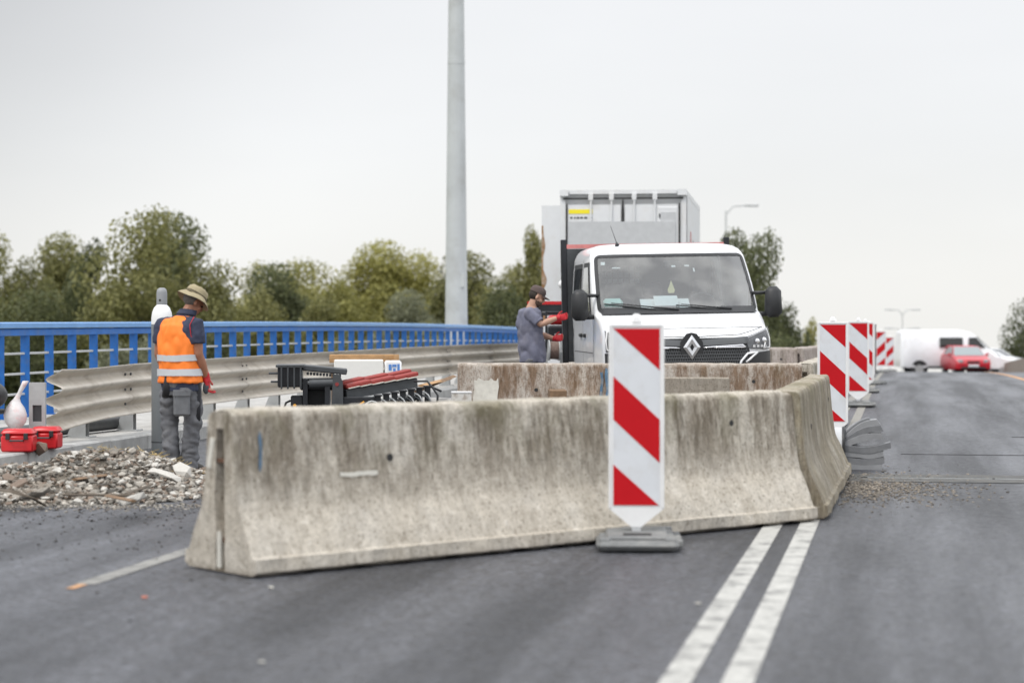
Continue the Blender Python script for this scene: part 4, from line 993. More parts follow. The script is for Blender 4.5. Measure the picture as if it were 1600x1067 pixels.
# trousers
b=MB(); torso(b,[(0,0,.74,.17,.135,yw),(0,0,.82,.185,.145,yw),(0,0,.90,.183,.142,yw),(-.005,0,.96,.178,.135,yw)],18)
for Lg in(LR,LL): b.tube([Lg[0],Lg[1],Lg[2],Lg[3],(Lg[4][0],Lg[4][1],.045)],[.103,.100,.084,.082,.078],14)
fuse('trousers',b,M_TROU,p1,.012,1,.020,6,dstretch=(1,1,1.6))
q=MB(); q.box((.005,-.150,.665),(.155,.05,.235),rz=R(6),bev=.02); po=q.obj('thigh_pocket',mat('pocket_grey',(.15,.155,.165),.9,var=.2),p1); q=MB(); q.box((.005,-.178,.765),(.165,.014,.06),rz=R(6),bev=.005); q.obj('pocket_flap',MATS['pocket_grey'],po)
q=MB(); q.tube([(.135,-.10,.93),(.15,-.10,.80),(.152,-.095,.66),(.148,-.085,.5)],[(.03,.012)]*4,8); q.obj('dark_side_panel',M_TROUD,p1,True)
q=MB(); q.tube([(-.10,-.10,.93),(-.12,-.095,.82),(-.13,-.05,.72)],[(.05,.014)]*3,8); q.obj('dark_side_panel',M_TROUD,p1,True)
for Lg in(LR,LL):
    q=MB(); x,y_,_=Lg[4]; rings=[]
    for t_,w_,h_ in((-.09,.032,.05),(-.05,.042,.085),(.02,.045,.08),(.09,.048,.05),(.15,.045,.035),(.19,.02,.02)):
        c=Vector((x,y_,0))+Vector((math.sin(R(50)),math.cos(R(50)),0))*t_; wv=Vector((math.cos(R(50)),-math.sin(R(50)),0)); rings.append([c+wv*w_*math.cos(2*PI*k/12)+Vector((0,0,h_+h_*math.sin(2*PI*k/12)*.98)) for k in range(12)])
    q.loft(rings); q.obj('shoe',M_SHOE,p1,True)
# hat
b=MB(); rings=[]
for z,rx,ry in((.062,.095,.115),(.105,.090,.110),(.135,.084,.102),(.148,.070,.086),(.152,.03,.04)): rings.append([Hm@Vector((rx*math.cos(2*PI*k/24),-.012+ry*math.sin(2*PI*k/24),z+.004*math.sin(k*1.7))) for k in range(24)])
b.loft(rings)
br=[]
for z,rx,ry in((.066,.094,.114),(.036,.130,.150),(.012,.152,.172),(.008,.153,.173),(.030,.128,.148),(.058,.092,.112)): br.append([Hm@Vector((rx*math.cos(2*PI*k/24),-.012+ry*math.sin(2*PI*k/24),z+.010*math.sin(k*.8+1))) for k in range(24)])
b.loft(br,cap=False); ht=b.obj('bucket_hat',M_HAT,p1,60)
q=MB(); q.loft([[Hm@Vector((rx*math.cos(2*PI*k/24),-.012+ry*math.sin(2*PI*k/24),z)) for k in range(24)] for z,rx,ry in((.066,.0975,.1175),(.086,.0955,.1155))],cap=False); q.obj('hat_band',mat('hat_band_cloth',(.12,.10,.06),.9,var=.5,vscale=60),ht,True)
b=MB(); hand(b,wrR,(.15,.12,-1),(.3,1,0),.7,1.14); b.tube([Vector(wrR)+Vector((-.014,-.016,.05)),Vector(wrR),Vector(wrR)+Vector((.006,.005,-.04))],[.038,.036,.038],12); fuse('red_glove',b,M_GLOVE,p1,.006,1)
q=MB(); ellM(q,Matrix.Identity(4),(wrR[0]-.005,wrR[1]-.022,wrR[2]-.10),(.030,.018,.055)); q.obj('glove_palm',M_GLVP,p1,True)
b=MB(); hand(b,wrL,(.3,.3,-1),(1,-.2,0),.7,1.14); fuse('red_glove',b,M_GLOVE,p1,.006,1)

# the worker in the cap at the truck
px_,s0=829,122.
X0,Y0=camW(px_,s0); rz0=TH-math.atan((px_-800)/FPX)
p2=thing('person','worker in brown cap and grey t-shirt reaching to the side of the white truck','person',(X0,Y0,0),rz0)
yw=-62
T=[(.02,0,.84,.165,.115,yw),(.02,0,.94,.170,.125,yw),(.01,0,1.06,.172,.130,yw),(.0,0,1.20,.178,.128,yw),(-.015,0,1.34,.19,.125,yw),(-.02,0,1.44,.198,.112,yw),(-.01,.0,1.51,.165,.095,yw),(.01,0,1.555,.09,.07,yw),(.03,0,1.58,.06,.06,yw)]
Hm=hmat((.080,.0,1.695),-80,26)
shR,elR,wrR=(-.005,-.155,1.475),(.13,-.20,1.345),(.335,-.13,1.425)
shL,elL,wrL=(.03,.17,1.47),(.10,.20,1.22),(.30,.16,1.16)
b=MB(); torso(b,T,16,-.012); b.tube([(.0,0,1.53),(.025,0,1.59),(.055,0,1.66)],[.070,.060,.058],12); head(b,Hm)
for a_,e_,w_ in((shR,elR,wrR),(shL,elL,wrL)): b.tube([a_,(Vector(a_)+Vector(e_))/2,e_,(Vector(e_)*.6+Vector(w_)*.4),w_],[.055,.052,.044,.044,.029],12)
LR=[(.02,-.09,.90),(.03,-.09,.70),(.05,-.09,.49),(.02,-.09,.30),(.0,-.09,.08)]
LL=[(.03,.09,.90),(.05,.09,.70),(.08,.09,.49),(.06,.09,.30),(.05,.09,.08)]
for Lg in(LR,LL): b.tube(Lg,[.085,.078,.055,.052,.036],12)
hand(b,wrR,(1,.3,.15),(0,.3,1),.6); hand(b,wrL,(1,-.3,.1),(0,.3,1),.6)
fuse('body',b,M_SKIN2,p2,.009,2); eyes(p2,Hm)
q=MB(); ellM(q,Hm,(0,-.030,.012),(.081,.085,.075)); q.obj('hair',M_HAIR,p2,True)
q=MB(); ellM(q,Hm,(0,.036,-.062),(.062,.066,.056)); q.obj('beard',mat('short_beard',(.075,.045,.032),.9,var=.3,vscale=60),p2,True)
b=MB(); torso(b,[(.02,0,.86,.205,.150,yw),(.02,0,.98,.195,.148,yw)]+[(c0,c1,z,rx+.018,ry+.018,y_) for c0,c1,z,rx,ry,y_ in T if 1.0<z<1.57],18)
for a_,e_ in((shR,elR),(shL,elL)):
    a_,e_=Vector(a_),Vector(e_); b.tube([a_+(Vector((0,0,1.52))-a_)*.35,a_+Vector((0,0,.005)),a_+(e_-a_)*.4,a_+(e_-a_)*.85],[.072,.080,.080,.082],12)
fuse('t_shirt',b,M_TSH,p2,.012,1,.02,7,dstretch=(1,1,.6))
b=MB(); torso(b,[(.02,0,.78,.165,.13,yw),(.02,0,.86,.178,.138,yw),(.02,0,.98,.175,.132,yw)],18)
for Lg in(LR,LL): b.tube([Lg[0],Lg[1],Lg[2],Lg[3],(Lg[4][0],Lg[4][1],.05)],[.105,.10,.085,.082,.078],14)
fuse('trousers',b,M_TROU,p2,.012,1,.016,9,dstretch=(1,1,1.5))
for Lg in(LR,LL):
    q=MB(); x,y_,_=Lg[4]; q.loft([[(x+t_,y_+w_*math.cos(2*PI*k/12),h_+h_*math.sin(2*PI*k/12)*.98) for k in range(12)] for t_,w_,h_ in((-.09,.032,.05),(-.05,.042,.085),(.02,.045,.08),(.09,.048,.05),(.15,.045,.035),(.19,.02,.02))]); q.obj('shoe',M_SHOE,p2,True)
b=MB(); rings=[]
for z,rx,ry in((.045,.088,.108),(.085,.088,.106),(.115,.076,.092),(.135,.052,.064),(.142,.015,.018)): rings.append([Hm@Vector((rx*math.cos(2*PI*k/20),-.012+ry*math.sin(2*PI*k/20),z)) for k in range(20)])
b.loft(rings); ca=b.obj('cap',M_CAP,p2,60)
q=MB(); vs=[]
for off in(0,-.006):
    for j in range(5):
        for i in range(9): 
            a=R(30+120*i/8); r=1+j/4*.75; x=.088*math.cos(a)*(1 if j<3 else .93); y_=-.012+.106*math.sin(a)*r; vs.append(Hm@Vector((x,y_,.052+off-.012*j/4-.02*(math.cos(a)**2))))
fs=[(o+j*9+i,o+j*9+i+1,o+(j+1)*9+i+1,o+(j+1)*9+i) for o in(0,45) for j in range(4) for i in range(8)]; q.add(vs,fs); q.obj('cap_visor',M_CAP,ca,True)
for wr,d_ in((wrR,(1,.3,.15)),(wrL,(1,-.3,.1))):
    b=MB(); hand(b,wr,d_,(0,.3,1),.9,1.08); b.tube([Vector(wr)-Vector(d_)*.01,wr,Vector(wr)+Vector(d_)*.04],[.033,.034,.036],12); fuse('red_glove',b,M_GLOVE,p2,.006,1)

# ------------------------------------------------------------------ gas cylinder
x,y=camW(253,147)
gc=thing('gas_cylinder','tall grey gas cylinder with white shoulder and grey cap behind the vest worker','gas cylinder',(x,y,0))
b=MB(); b.loft([[(r*math.cos(2*PI*k/24),r*math.sin(2*PI*k/24),z) for k in range(24)] for r,z in((.105,0),(.112,.012),(.112,1.36))]); b.obj('shell',M_CYL,gc,50)
b=MB(); b.loft([[(r*math.cos(2*PI*k/24),r*math.sin(2*PI*k/24),z) for k in range(24)] for r,z in((.1125,1.355),(.1115,1.42),(.103,1.48),(.083,1.53),(.055,1.56),(.042,1.575))]); b.obj('white_shoulder',M_WHITEP,gc,60)
b=MB(); b.loft([[(r*math.cos(2*PI*k/20),r*math.sin(2*PI*k/20),z) for k in range(20)] for r,z in((.056,1.565),(.056,1.69),(.048,1.725),(.025,1.742))]); vc=b.obj('valve_cap',mat('cap_grey',(.26,.27,.28),.5),gc,50)
b=MB(); b.cyl((0,-.052,1.61),(0,-.06,1.61),.012,n=8); b.obj('cap_hole',M_DARK,vc)
b=MB(); b.loft([[(.1135*math.cos(2*PI*k/24),.1135*math.sin(2*PI*k/24),z) for k in range(24)] for z in(.10,.115)],cap=False); b.obj('ring',M_DGREY,gc)

# ------------------------------------------------------------------ bridge joint parts waiting behind the near barrier
s0=150.; x,y=camW(560,s0); rz0=TH-math.atan((560-800)/FPX)
def pz(py,s=150.): return EYE-(py-500)/s
def pxx(p,s=150.): return (p-560)/s
ej=thing('joint_assembly','black steel bridge joint assembly with ribs, bolts and red foam strips on top','machine part',(x,y,0),rz0)
# left comb head
q=MB()
q.box(((pxx(437)+pxx(472))/2,0,(pz(570)+pz(604))/2),(.25,.5,.22),bev=.012,m=M_BLK); q.box((pxx(455),-.03,pz(571)),(.29,.52,.025),m=M_DGREY); q.obj('comb_head',M_BLK,ej)
for i in range(4):
    q=MB(); q.box((pxx(442)+i*.065,-.265,pz(588)),(.018,.05,.24),bev=.004); q.obj('rib',M_DGREY,ej)
for z,l in ((pz(582),.10),(pz(595),.08)): q=MB(); q.cyl((pxx(437),-.2,z),(pxx(437)-l,-.2,z),.011,n=8); q.obj('anchor_bolt',M_DGREY,ej)
q=MB(); q.box((pxx(508),-.02,pz(577)),(.46,.34,.06),ry=.10,bev=.01,m=M_DGREY); q.obj('upper_plate',M_DGREY,ej)
for i in range(11):
    q=MB(); q.box((pxx(482)+i*.033,-.20,pz(582.5+i*.35)),(.024,.06,.03),bev=.004); q.obj('comb_tooth',M_BLK,ej)
q=MB(); q.cyl((pxx(484),-.19,pz(598)),(pxx(522),-.19,pz(597)),.05,n=16); q.obj('spring_tube',M_DGREY,ej,40)
q=MB(); q.cyl((pxx(474),-.19,pz(596)),(pxx(486),-.19,pz(597)),.02,n=10); q.obj('tube_bolt',M_GALV,ej)
q=MB(); q.box((pxx(497),.05,pz(600)),(.36,.3,.12),bev=.01); q.obj('carrier',M_BLK,ej)
q=MB(); 
for a in(478,512): q.box((pxx(a),0,.40),(.05,.45,.78))
q.box((pxx(497),.14,.42),(.26,.03,.7)); q.box((pxx(497),0,.30),(.28,.45,.05)); q.each('support_plate',M_BLK,ej)
q=MB(); q.prism([(pxx(518),pz(640)),(pxx(537),pz(640)),(pxx(536),pz(596)),(pxx(531),pz(584)),(pxx(521),pz(584))],'y',-.24,-.20); q.obj('end_plate',M_DGREY,ej)
q=MB(); q.cyl((pxx(527),-.245,pz(599)),(pxx(527),-.25,pz(599)),.02,n=12); q.obj('red_mark',mat('dull_red_mark',(.25,.03,.03),.6),ej)
# long beams running back to the right
A=Vector((pxx(540),-.12,pz(616))); B_=Vector((pxx(652),.35,pz(600)+.0))
dv=(B_-A); an=math.atan2(dv.y,dv.x); sl=-math.atan2(dv.z,math.hypot(dv.x,dv.y)); mid=(A+B_)/2; Ln_=dv.length
for i,(dy,dz,h_,w_,m_) in enumerate(((0,.0,.11,.05,M_DGREY),(.10,.015,.11,.05,M_DGREY),(.20,.02,.11,.05,M_DGREY),(-.06,-.055,.02,.12,M_GALV))):
    q=MB(); q.box(mid+Vector((-math.sin(an)*dy,math.cos(an)*dy,dz)),(Ln_,w_,h_),rz=an,ry=sl,bev=.006); q.obj('centre_beam',m_,ej)
for i in range(6):
    t_=(i+.5)/6
    for dy,dz in((.02,.0),(.15,.025)):
        q=MB(); q.box(A+dv*t_+Vector((-math.sin(an)*dy,math.cos(an)*dy,.085+dz+.006*(i%2))),(Ln_/6+.015,.12,.05),rz=an,ry=sl-.05,bev=.012); q.obj('foam_strip',M_REDBAR,ej)
    q=MB(); q.box(A+dv*t_+Vector((math.sin(an)*.05,-math.cos(an)*.05,.068)),(Ln_/6-.01,.03,.008),rz=an,ry=sl-.05); q.obj('foam_edge',M_MORT,ej)
for i in range(7):
    t_=i/6; p_=Vector((pxx(590)+t_*(pxx(668)-pxx(590)),-.20+.22*t_,pz(620)+t_*(pz(607)-pz(620))))
    q=MB(); q.box(p_+Vector((0,0,-.10)),(.062,.10,.24),bev=.008); q.box(p_+Vector((0,-.005,.022)),(.085,.13,.012)); q.obj('joint_box',M_BLK,ej)
    for k in(0,1):
        q=MB(); c_=p_+Vector((-.06,-.06,-.20+k*.035)); q.tube([c_+Vector((.095*math.cos(a),0,.13*math.sin(a))) for a in [R(5+170*j/8) for j in range(9)]],.010,6); q.obj('stirrup',M_GALV if k else M_DGREY,ej,True)
q=MB(); q.box((pxx(562),-.16,pz(634)),(.34,.12,.20),bev=.008); q.obj('side_box',M_BLK,ej)
q=MB(); q.box((pxx(564),-.235,pz(629)),(.075,.02,.016),ry=-.6); q.obj('orange_tag',mat('orange_plastic',(.9,.42,.04),.5),ej)
q=MB(); q.box((pxx(465),-.1,pz(632)),(.125,.2,.2),bev=.01); q.obj('end_box',M_BLK,ej); q=MB(); q.cyl((pxx(462),-.205,pz(632)),(pxx(462),-.23,pz(632)),.018,n=10); q.obj('orange_plug',MATS['orange_plastic'],ej)
q=MB(); q.tube([(pxx(455),-.1,pz(625)),(pxx(448),-.12,pz(628)),(pxx(444),-.13,pz(640)),(pxx(446),-.1,pz(660))],.012,6); q.obj('hose',M_BLKPL,ej,True)
q=MB(); q.tube([(pxx(668),.05,pz(604)),(pxx(676),.05,pz(606)),(pxx(684),.03,pz(618)),(pxx(683),.0,pz(640))],.012,6); q.obj('hose',M_BLKPL,ej,True)
q=MB(); q.tube([(pxx(648),.2,pz(597)),(pxx(668),.1,pz(596)),(pxx(676),.05,pz(606)),(pxx(690),.1,pz(612))],.012,6); q.obj('hose',M_BLKPL,ej,True)
q=MB()
for a in(455,560,640): q.box((pxx(a),.05,.23),(.10,.6,.45))
q.each('timber_rest',M_OLDWOOD,ej)
# styrofoam block, printed sack and timber behind it
s1=134.; x,y=camW(556,s1); cr=thing('plywood_crate','low crate with a raw timber top edge behind the black joint parts','crate',(x,y+.35,0),rz0)
def qz(py): return EYE-(py-500)/s1
q=MB(); q.box((0,.35,qz(562)),(.82,.10,.10),bev=.006); q.obj('top_timber',M_WOOD,cr); q=MB(); q.box((.39,.28,qz(562)),(.06,.2,.10)); q.obj('end_timber',M_WOOD,cr)
q=MB(); q.box((0,.4,.40),(.78,.05,.80)); q.obj('crate_panel',M_OLDWOOD,cr)
q=MB(); q.box((-.06,.05,.465),(.58,.24,.93),bev=.01); fo=tag(q.obj('foam_block',M_STYRO),'white foam block standing against the plywood crate','foam block'); fo.location=(x,y+.35,0); fo.rotation_euler=(0,0,rz0)
pk=thing('printed_pack','white pack with blue print at the right end of the foam block','pack',(x,y+.35,0),rz0)
q=MB(); q.box((.345,.05,.46),(.20,.2,.92),bev=.02); q.obj('pack_body',M_WHITEP,pk,40)
q=MB()
for a,z,w_,h_ in((.31,0,.035,.07),(.36,.02,.05,.03),(.36,-.03,.03,.04),(.41,.0,.03,.08),(.40,-.05,.05,.02)): q.box((a,-.052,qz(575)+z),(w_,.004,h_))
q.each('blue_print',mat('blue_ink',(.10,.25,.60),.6),pk)
# odds and ends inside the pen
def atpx(px,py,s): x,y=camW(px,s); return (x,y,EYE-(py-500)/s)
x,y,z=atpx(871,613,138); q=MB(); q.box((0,0,-.05),(.19,.5,.10),rz=R(-3),bev=.006); o=tag(q.obj('timber_block',M_OLDWOOD),'dark brown end of a timber balk resting above the near barrier edge','timber'); o.location=(x,y,z+.03); o.rotation_euler=(0,0,rz0)
q=MB(); q.box((0,0,(z-.08)/2),(.3,.45,z-.08)); o=tag(q.obj('mortar_slab',M_MORT),'pale block the dark timber balk rests on','block'); o.location=(x+.25,y+.1,0)
x,y,z=atpx(1087,587,146); q=MB(); q.box((0,0,-.34),(.76,.16,.66),bev=.012); o=tag(q.obj('concrete_kerb_block',M_BARR[3]),'short grey concrete block with flat top against the rear barrier','concrete block'); o.location=(x,y-.25,z); o.rotation_euler=(0,0,rz0-.15)
x,y,z=atpx(730,620,140); bx=thing('cardboard_box','scuffed small white box at the left foot of the rear barrier','box',(x,y-.3,0),rz0); q=MB(); q.box((0,0,(z+.06)/2),(.21,.2,z+.06)); q.obj('box_body',mat('scuffed_white',(.66,.64,.60),.8,dirt=((.25,.18,.12),.9),dscale=9),bx); q=MB(); q.box((0,0,z+.064),(.22,.21,.012)); q.obj('box_lid',M_WHITEP,bx)
# splintered boards and sheets right of the joint assembly
for k,(pa,pb_,m_,lb) in enumerate((((664,606),(708,588),M_OLDWOOD,'grey splintered plank leaning between joint parts and rear barrier'),((668,600),(700,592),M_WOOD,'short pale lath leaning under the splintered plank'))):
    a=Vector(atpx(*pa,128)); b_=Vector(atpx(*pb_,124)); q=MB(); d_=b_-a; q.tube([a-d_*.3,a,b_],[(.06,.018)]*3,4); tag(q.obj('plank',m_),lb,'plank')
x,y,z=atpx(682,622,125); q=MB(); q.box((0,0,z/2),(.5,.4,z),bev=.03); o=tag(q.obj('stone_slab',M_CONC),'pale concrete slab standing behind the right end of the joint parts','slab'); o.location=(x,y,0)

# ------------------------------------------------------------------ folded rubber profile and pipe end at the barrier corner
x,y=camW(1316,166); pf=thing('rubber_profile_bundle','fan of folded grey rubber strips spilling onto the open lane from the barrier corner','rubber strips',(x,y,0),TH-math.atan(508/FPX))
rp_=thing('pipe_end','pale grey pipe collar with a black ring wedged against the barrier corner','pipe',(x,y,0),TH-math.atan(508/FPX))
q=MB(); q.loft([[(a,.02+.17*math.cos(2*PI*k/28),.20+r*math.sin(2*PI*k/28)) for k in range(28)] for a,r in((-.20,.19),(-.20,.205),(-.10,.205),(-.09,.19),(-.02,.19),(0,.185))]); q.obj('collar',M_PVC,rp_,40)
q=MB(); q.loft([[(a,.02+(r-.02)*math.cos(2*PI*k/28),.20+r*math.sin(2*PI*k/28)) for k in range(28)] for a,r in((0,.195),(.018,.20),(.03,.19))]); q.obj('black_ring',M_BLKPL,rp_,40)
for i,(z0,ang,L_,w_,bow) in enumerate(((.035,-1,.34,.16,-.008),(.095,0,.36,.17,-.012),(.16,-1,.35,.17,-.01),(.205,6,.42,.19,-.02),(.235,18,.36,.16,.02),(.26,28,.38,.15,.025),(.28,37,.38,.12,.03),(.30,44,.32,.10,.02),(.32,30,.26,.08,.03))):
    q=MB(); rings=[]
    for j in range(9):
        t_=j/8; a=R(ang); c_=Vector((.03+L_*t_*math.cos(a),-.02+i*.004,min(z0,.42)+L_*t_*math.sin(a)*.75+bow*math.sin(PI*t_)*1.5)); up=Vector((-math.sin(a),0,math.cos(a))); hw=w_/2
        rings.append([c_+Vector((0,-hw,0))+up*(-.036-.004*math.sin(t_*9+i)),c_+Vector((0,-hw*1.02,0))+up*.022,c_+Vector((0,-hw*.5,0))+up*.032,c_+Vector((0,0,0))+up*.018,c_+Vector((0,hw,0))+up*.022,c_+Vector((0,hw,0))-up*.034])
    q.loft(rings); q.obj('rubber_strip',M_PVCG if i%2 else mat('pale_rubber',(.27,.275,.285),.5,var=.12),pf,40)

# ------------------------------------------------------------------ rubble
def rock_template(seed,flat=.6):
    import bmesh
    bm=bmesh.new(); bmesh.ops.create_icosphere(bm,subdivisions=1,radius=1); rr=random.Random(seed)
    for v in bm.verts: v.co*=rr.uniform(.55,1.15); v.co.z*=flat; v.co.x*=1.25
    vs=np.array([v.co[:] for v in bm.verts]); fs=[tuple(v.index for v in f.verts) for f in bm.faces]; bm.free(); return vs,fs
RT=[rock_template(k,(.35,.6,.8,.25)[k%4]) for k in range(10)]
CO,SI=math.cos(TH),math.sin(TH)
def cam2w(a,b): return (a*CO-b*SI, a*SI+b*CO)
def hgt(a,b):
    u=((a+3.75)/1.75); v=((b-16.75)/1.72); r=(abs(u)**2.6+abs(v)**2.4)
    h=((.11 if a<-3.2 else .11*math.exp(-((a+3.2)/.45)**2)+.02)+.18*math.exp(-((a+3.45)/.42)**2-((b-16.9)/.9)**2))*max(0,1-r)**.8; 
    return max(0,h*(1+.5*noise.noise(Vector((a*2.2,b*2.2,0))))+.05*noise.noise(Vector((a*5,b*5,3)))*min(1,h*8))
rh=thing('rubble_heap','heap of broken concrete, stones and splintered boards against the kerb','rubble heap')
q=MB(); na,nb=60,50; vs=[];fs=[]
for j in range(nb+1):
    for i in range(na+1):
        a=-5.6+3.6*i/na; b_=14.9+3.7*j/nb; x,y=cam2w(a,b_); vs.append((x,y,hgt(a,b_)-.012))
for j in range(nb):
    for i in range(na):
        k=j*(na+1)+i; 
        if max(vs[k][2],vs[k+1][2],vs[k+na+1][2],vs[k+na+2][2])>-.01: fs.append((k,k+1,k+na+2,k+na+1))
q.add(vs,fs); o=q.obj('rubble_bed',mat('crushed_rubble',(.15,.13,.105),.95,var=.45,vscale=30,bump=.8,bscale=60),rh); o['kind']='stuff'
def scatter(name,n,pick,smin,smax,m,parent,zf,pw=2.2):
    V=[];F=[];o=0
    for i in range(n):
        x,y,z=pick(); vs,fs=RT[rnd.randrange(10)]; s=smin+(smax-smin)*rnd.random()**pw
        M=(Matrix.Rotation(rnd.uniform(0,6.28),3,'Z')@Matrix.Rotation(rnd.uniform(-.5,.5)*zf,3,'X')@Matrix.Rotation(rnd.uniform(-.5,.5)*zf,3,'Y'))
        p=vs@np.array(M).T*s+np.array((x,y,z+s*.25)); V.append(p); F+=[tuple(k+o for k in f) for f in fs]; o+=len(vs)
    me=bpy.data.meshes.new(name); me.from_pydata(np.concatenate(V).tolist(),[],F); me.materials.append(m); me.update(); ob=link(name,me,parent); ob['kind']='stuff'; return ob
def pick_heap():
    while True:
        a=rnd.uniform(-5.6,-2.0); b_=rnd.uniform(14.9,18.5); h=hgt(a,b_)
        if h>.004 or rnd.random()<.04:
            x,y=cam2w(a,b_)
            if x<KX-.1: continue
            return x,y,h
scatter('small_rubble',14000,pick_heap,.004,.040,M_ROCK,rh,1.2,3.8)
scatter('mortar_crumbs',700,pick_heap,.006,.045,M_ROCKW,rh,1.2)
scatter('brown_crumbs',3500,pick_heap,.005,.03,M_ROCKB,rh,1.2)
import itertools
RM=[]
for k,(vs_,fs_) in enumerate(RT):
    for m_ in(M_ROCK,M_ROCKW,M_ROCKB):
        me=bpy.data.meshes.new('chunk'); me.from_pydata(vs_.tolist(),[],fs_); me.materials.append(m_); RM.append(me)
for i in range(90):
    x,y,z=pick_heap(); s=rnd.uniform(.025,.055); o=link('chunk',RM[rnd.choice([3*rnd.randrange(10)]*5+[3*rnd.randrange(10)+1]+[3*rnd.randrange(10)+2]*2)],rh,(x,y,z+s*.25),(rnd.uniform(-.6,.6),rnd.uniform(-.6,.6),rnd.uniform(0,6))); o.scale=(s,s*rnd.uniform(.7,1.1),s)
for px,py,s,mi in ((150,730,.13,0),(258,742,.14,1),(282,735,.12,1),(235,730,.09,1),(262,725,.10,1),(60,770,.12,0),(205,780,.09,1),(30,755,.10,2),(12,748,.08,2),(110,722,.10,0),(200,712,.09,0),(90,735,.09,0)):
    z=.12; sc_=(py-500)/(1.4-z); x,y=camW(px,sc_); o=link('chunk',RM[3*(px%10)+mi],rh,(x,y,z),(.2,.3,px)); o.scale=(s,s*.8,s*.8)
x,y=camW(60,165); q=MB(); vs_,fs_=RT[2]; q.add([(a*.085,b_*.075,c_*.10) for a,b_,c_ in vs_],fs_); o=tag(q.obj('stone',M_ROCKB),'brown angular stone leaning on the kerb beside the red case','stone'); o.location=(x,y,.20)
for (pa,pb_,r,m_) in (((116,752),(182,743),(.035,.012),M_OLDWOOD),((98,776),(208,777),(.022,.01),mat('weathered_board',(.10,.08,.06),.9,var=.3)),((168,778),(208,786),(.03,.012),M_OLDWOOD),((196,775),(236,760),(.02,.01),MATS['weathered_board'])):
    P=[]
    for p in(pa,pb_): z=.13; sc_=(p[1]-500)/(1.4-z); x,y=camW(p[0],sc_); P.append(Vector((x,y,z+.015)))
    q=MB(); q.tube(P,[r,r],4); q.obj('board',m_,rh)
q=MB(); P=[]
for px,py,z in((-25,762,.14),(20,768,.15),(50,778,.09),(70,790,.03)): sc_=(py-500)/(1.4-z); x,y=camW(px,sc_); P.append((x,y,z))
q.tube(P,[(.05,.008)]*4,6); q.obj('bent_strip',MATS['weathered_board'],rh,True)
# straw on top
M_STRAW=mat('dry_straw',(.42,.32,.15),.9,island=.4); q=MB()
for i in range(160):
    a=-3.3+rnd.gauss(0,.28); b_=17.35+rnd.gauss(0,.18); x,y=cam2w(a,b_); z=hgt(a,b_)+.03; an=rnd.uniform(0,6.28); l=rnd.uniform(.04,.12); q.tube([(x,y,z),(x+l*math.cos(an),y+l*math.sin(an),z+rnd.uniform(-.02,.05))],.0025,3)
o=q.obj('straw',M_STRAW,rh); o['kind']='stuff'
def pick_dust():
    a=-3.75+rnd.gauss(0,.95); b_=15.1-abs(rnd.gauss(0,.22)); x,y=cam2w(a,b_); return x,y,0
scatter('rubble_fines',3500,pick_dust,.003,.014,M_ROCK,rh,.6)
def pick_road():
    a=rnd.uniform(-5.2,-1.6); b_=15.0-abs(rnd.gauss(0,1.6)); x,y=cam2w(a,b_); return x,y,0
o=scatter('loose_grit',900,pick_road,.004,.014,mat('dark_grit',(.05,.045,.04),.9,island=.6),None,.3); tag(o,'loose dark and pale grit strewn on the asphalt before the rubble heap','grit')
def pick_gr():
    return -.46+abs(rnd.gauss(0,.42)),16.9+rnd.gauss(0,.75),0
o=scatter('gravel_patch',4000,pick_gr,.003,.015,mat('tan_gravel',(.19,.165,.135),.9,island=.7),None,.3); tag(o,'tan gravel spilled at the corner of the barriers on the open lane','gravel')
for (px,py,m_,lb) in ((422,920,M_MORT,'small pale crumb on the asphalt below the near barrier'),(408,1037,M_MORT,'pale leaf like crumb near the bottom left of the road'),(225,935,mat('brick_crumb',(.5,.16,.10),.8),'tiny orange crumb left of the near barrier end'),(1090,945,M_MORT,'flat white crumb beside the double line')):
    sc_=(py-500)/1.4; x,y=camW(px,sc_); q=MB(); vs_,fs_=RT[px%10]; q.add([(a*.016,b_*.013,c_*.012) for a,b_,c_ in vs_],fs_); o=tag(q.obj('crumb',m_),lb,'crumb'); o.location=(x,y,.008)

# ------------------------------------------------------------------ vehicles beyond the crest
def veh(t,prof_,w_,m,inset=.10,name='body'):
    q=MB(); rings=[]
    cx=sum(p[0] for p in prof_)/len(prof_); cz=sum(p[1] for p in prof_)/len(prof_)
    for u,k in((-1,.93),(-.97,.975),(-.90,1),(.90,1),(.97,.975),(1,.93)):
        rings.append([(u*(w_-inset*max(0,(z-1.0)/.8 if z>1. else 0)),cy_:=cx+(yy-cx)*k,cz+(z-cz)*k) for yy,z in prof_])
    q.loft(rings); return q.obj(name,m,t,35)
def wheels(t,ys,w_,r):
    for y in ys:
        for s_ in(-1,1):
            q=MB(); q.cyl((s_*(w_-.22),y,r),(s_*(w_+.01),y,r),r,n=24); o=q.obj('wheel',M_TYRE,t,40); q=MB(); q.cyl((s_*w_,y,r),(s_*(w_+.02),y,r),r*.62,n=16); q.obj('rim',M_GALV,o,40)
vy=104.5
vn=thing('white_van','long white panel van crossing side on beyond the crest','van',(2.45,vy,RZ(vy)),R(101))
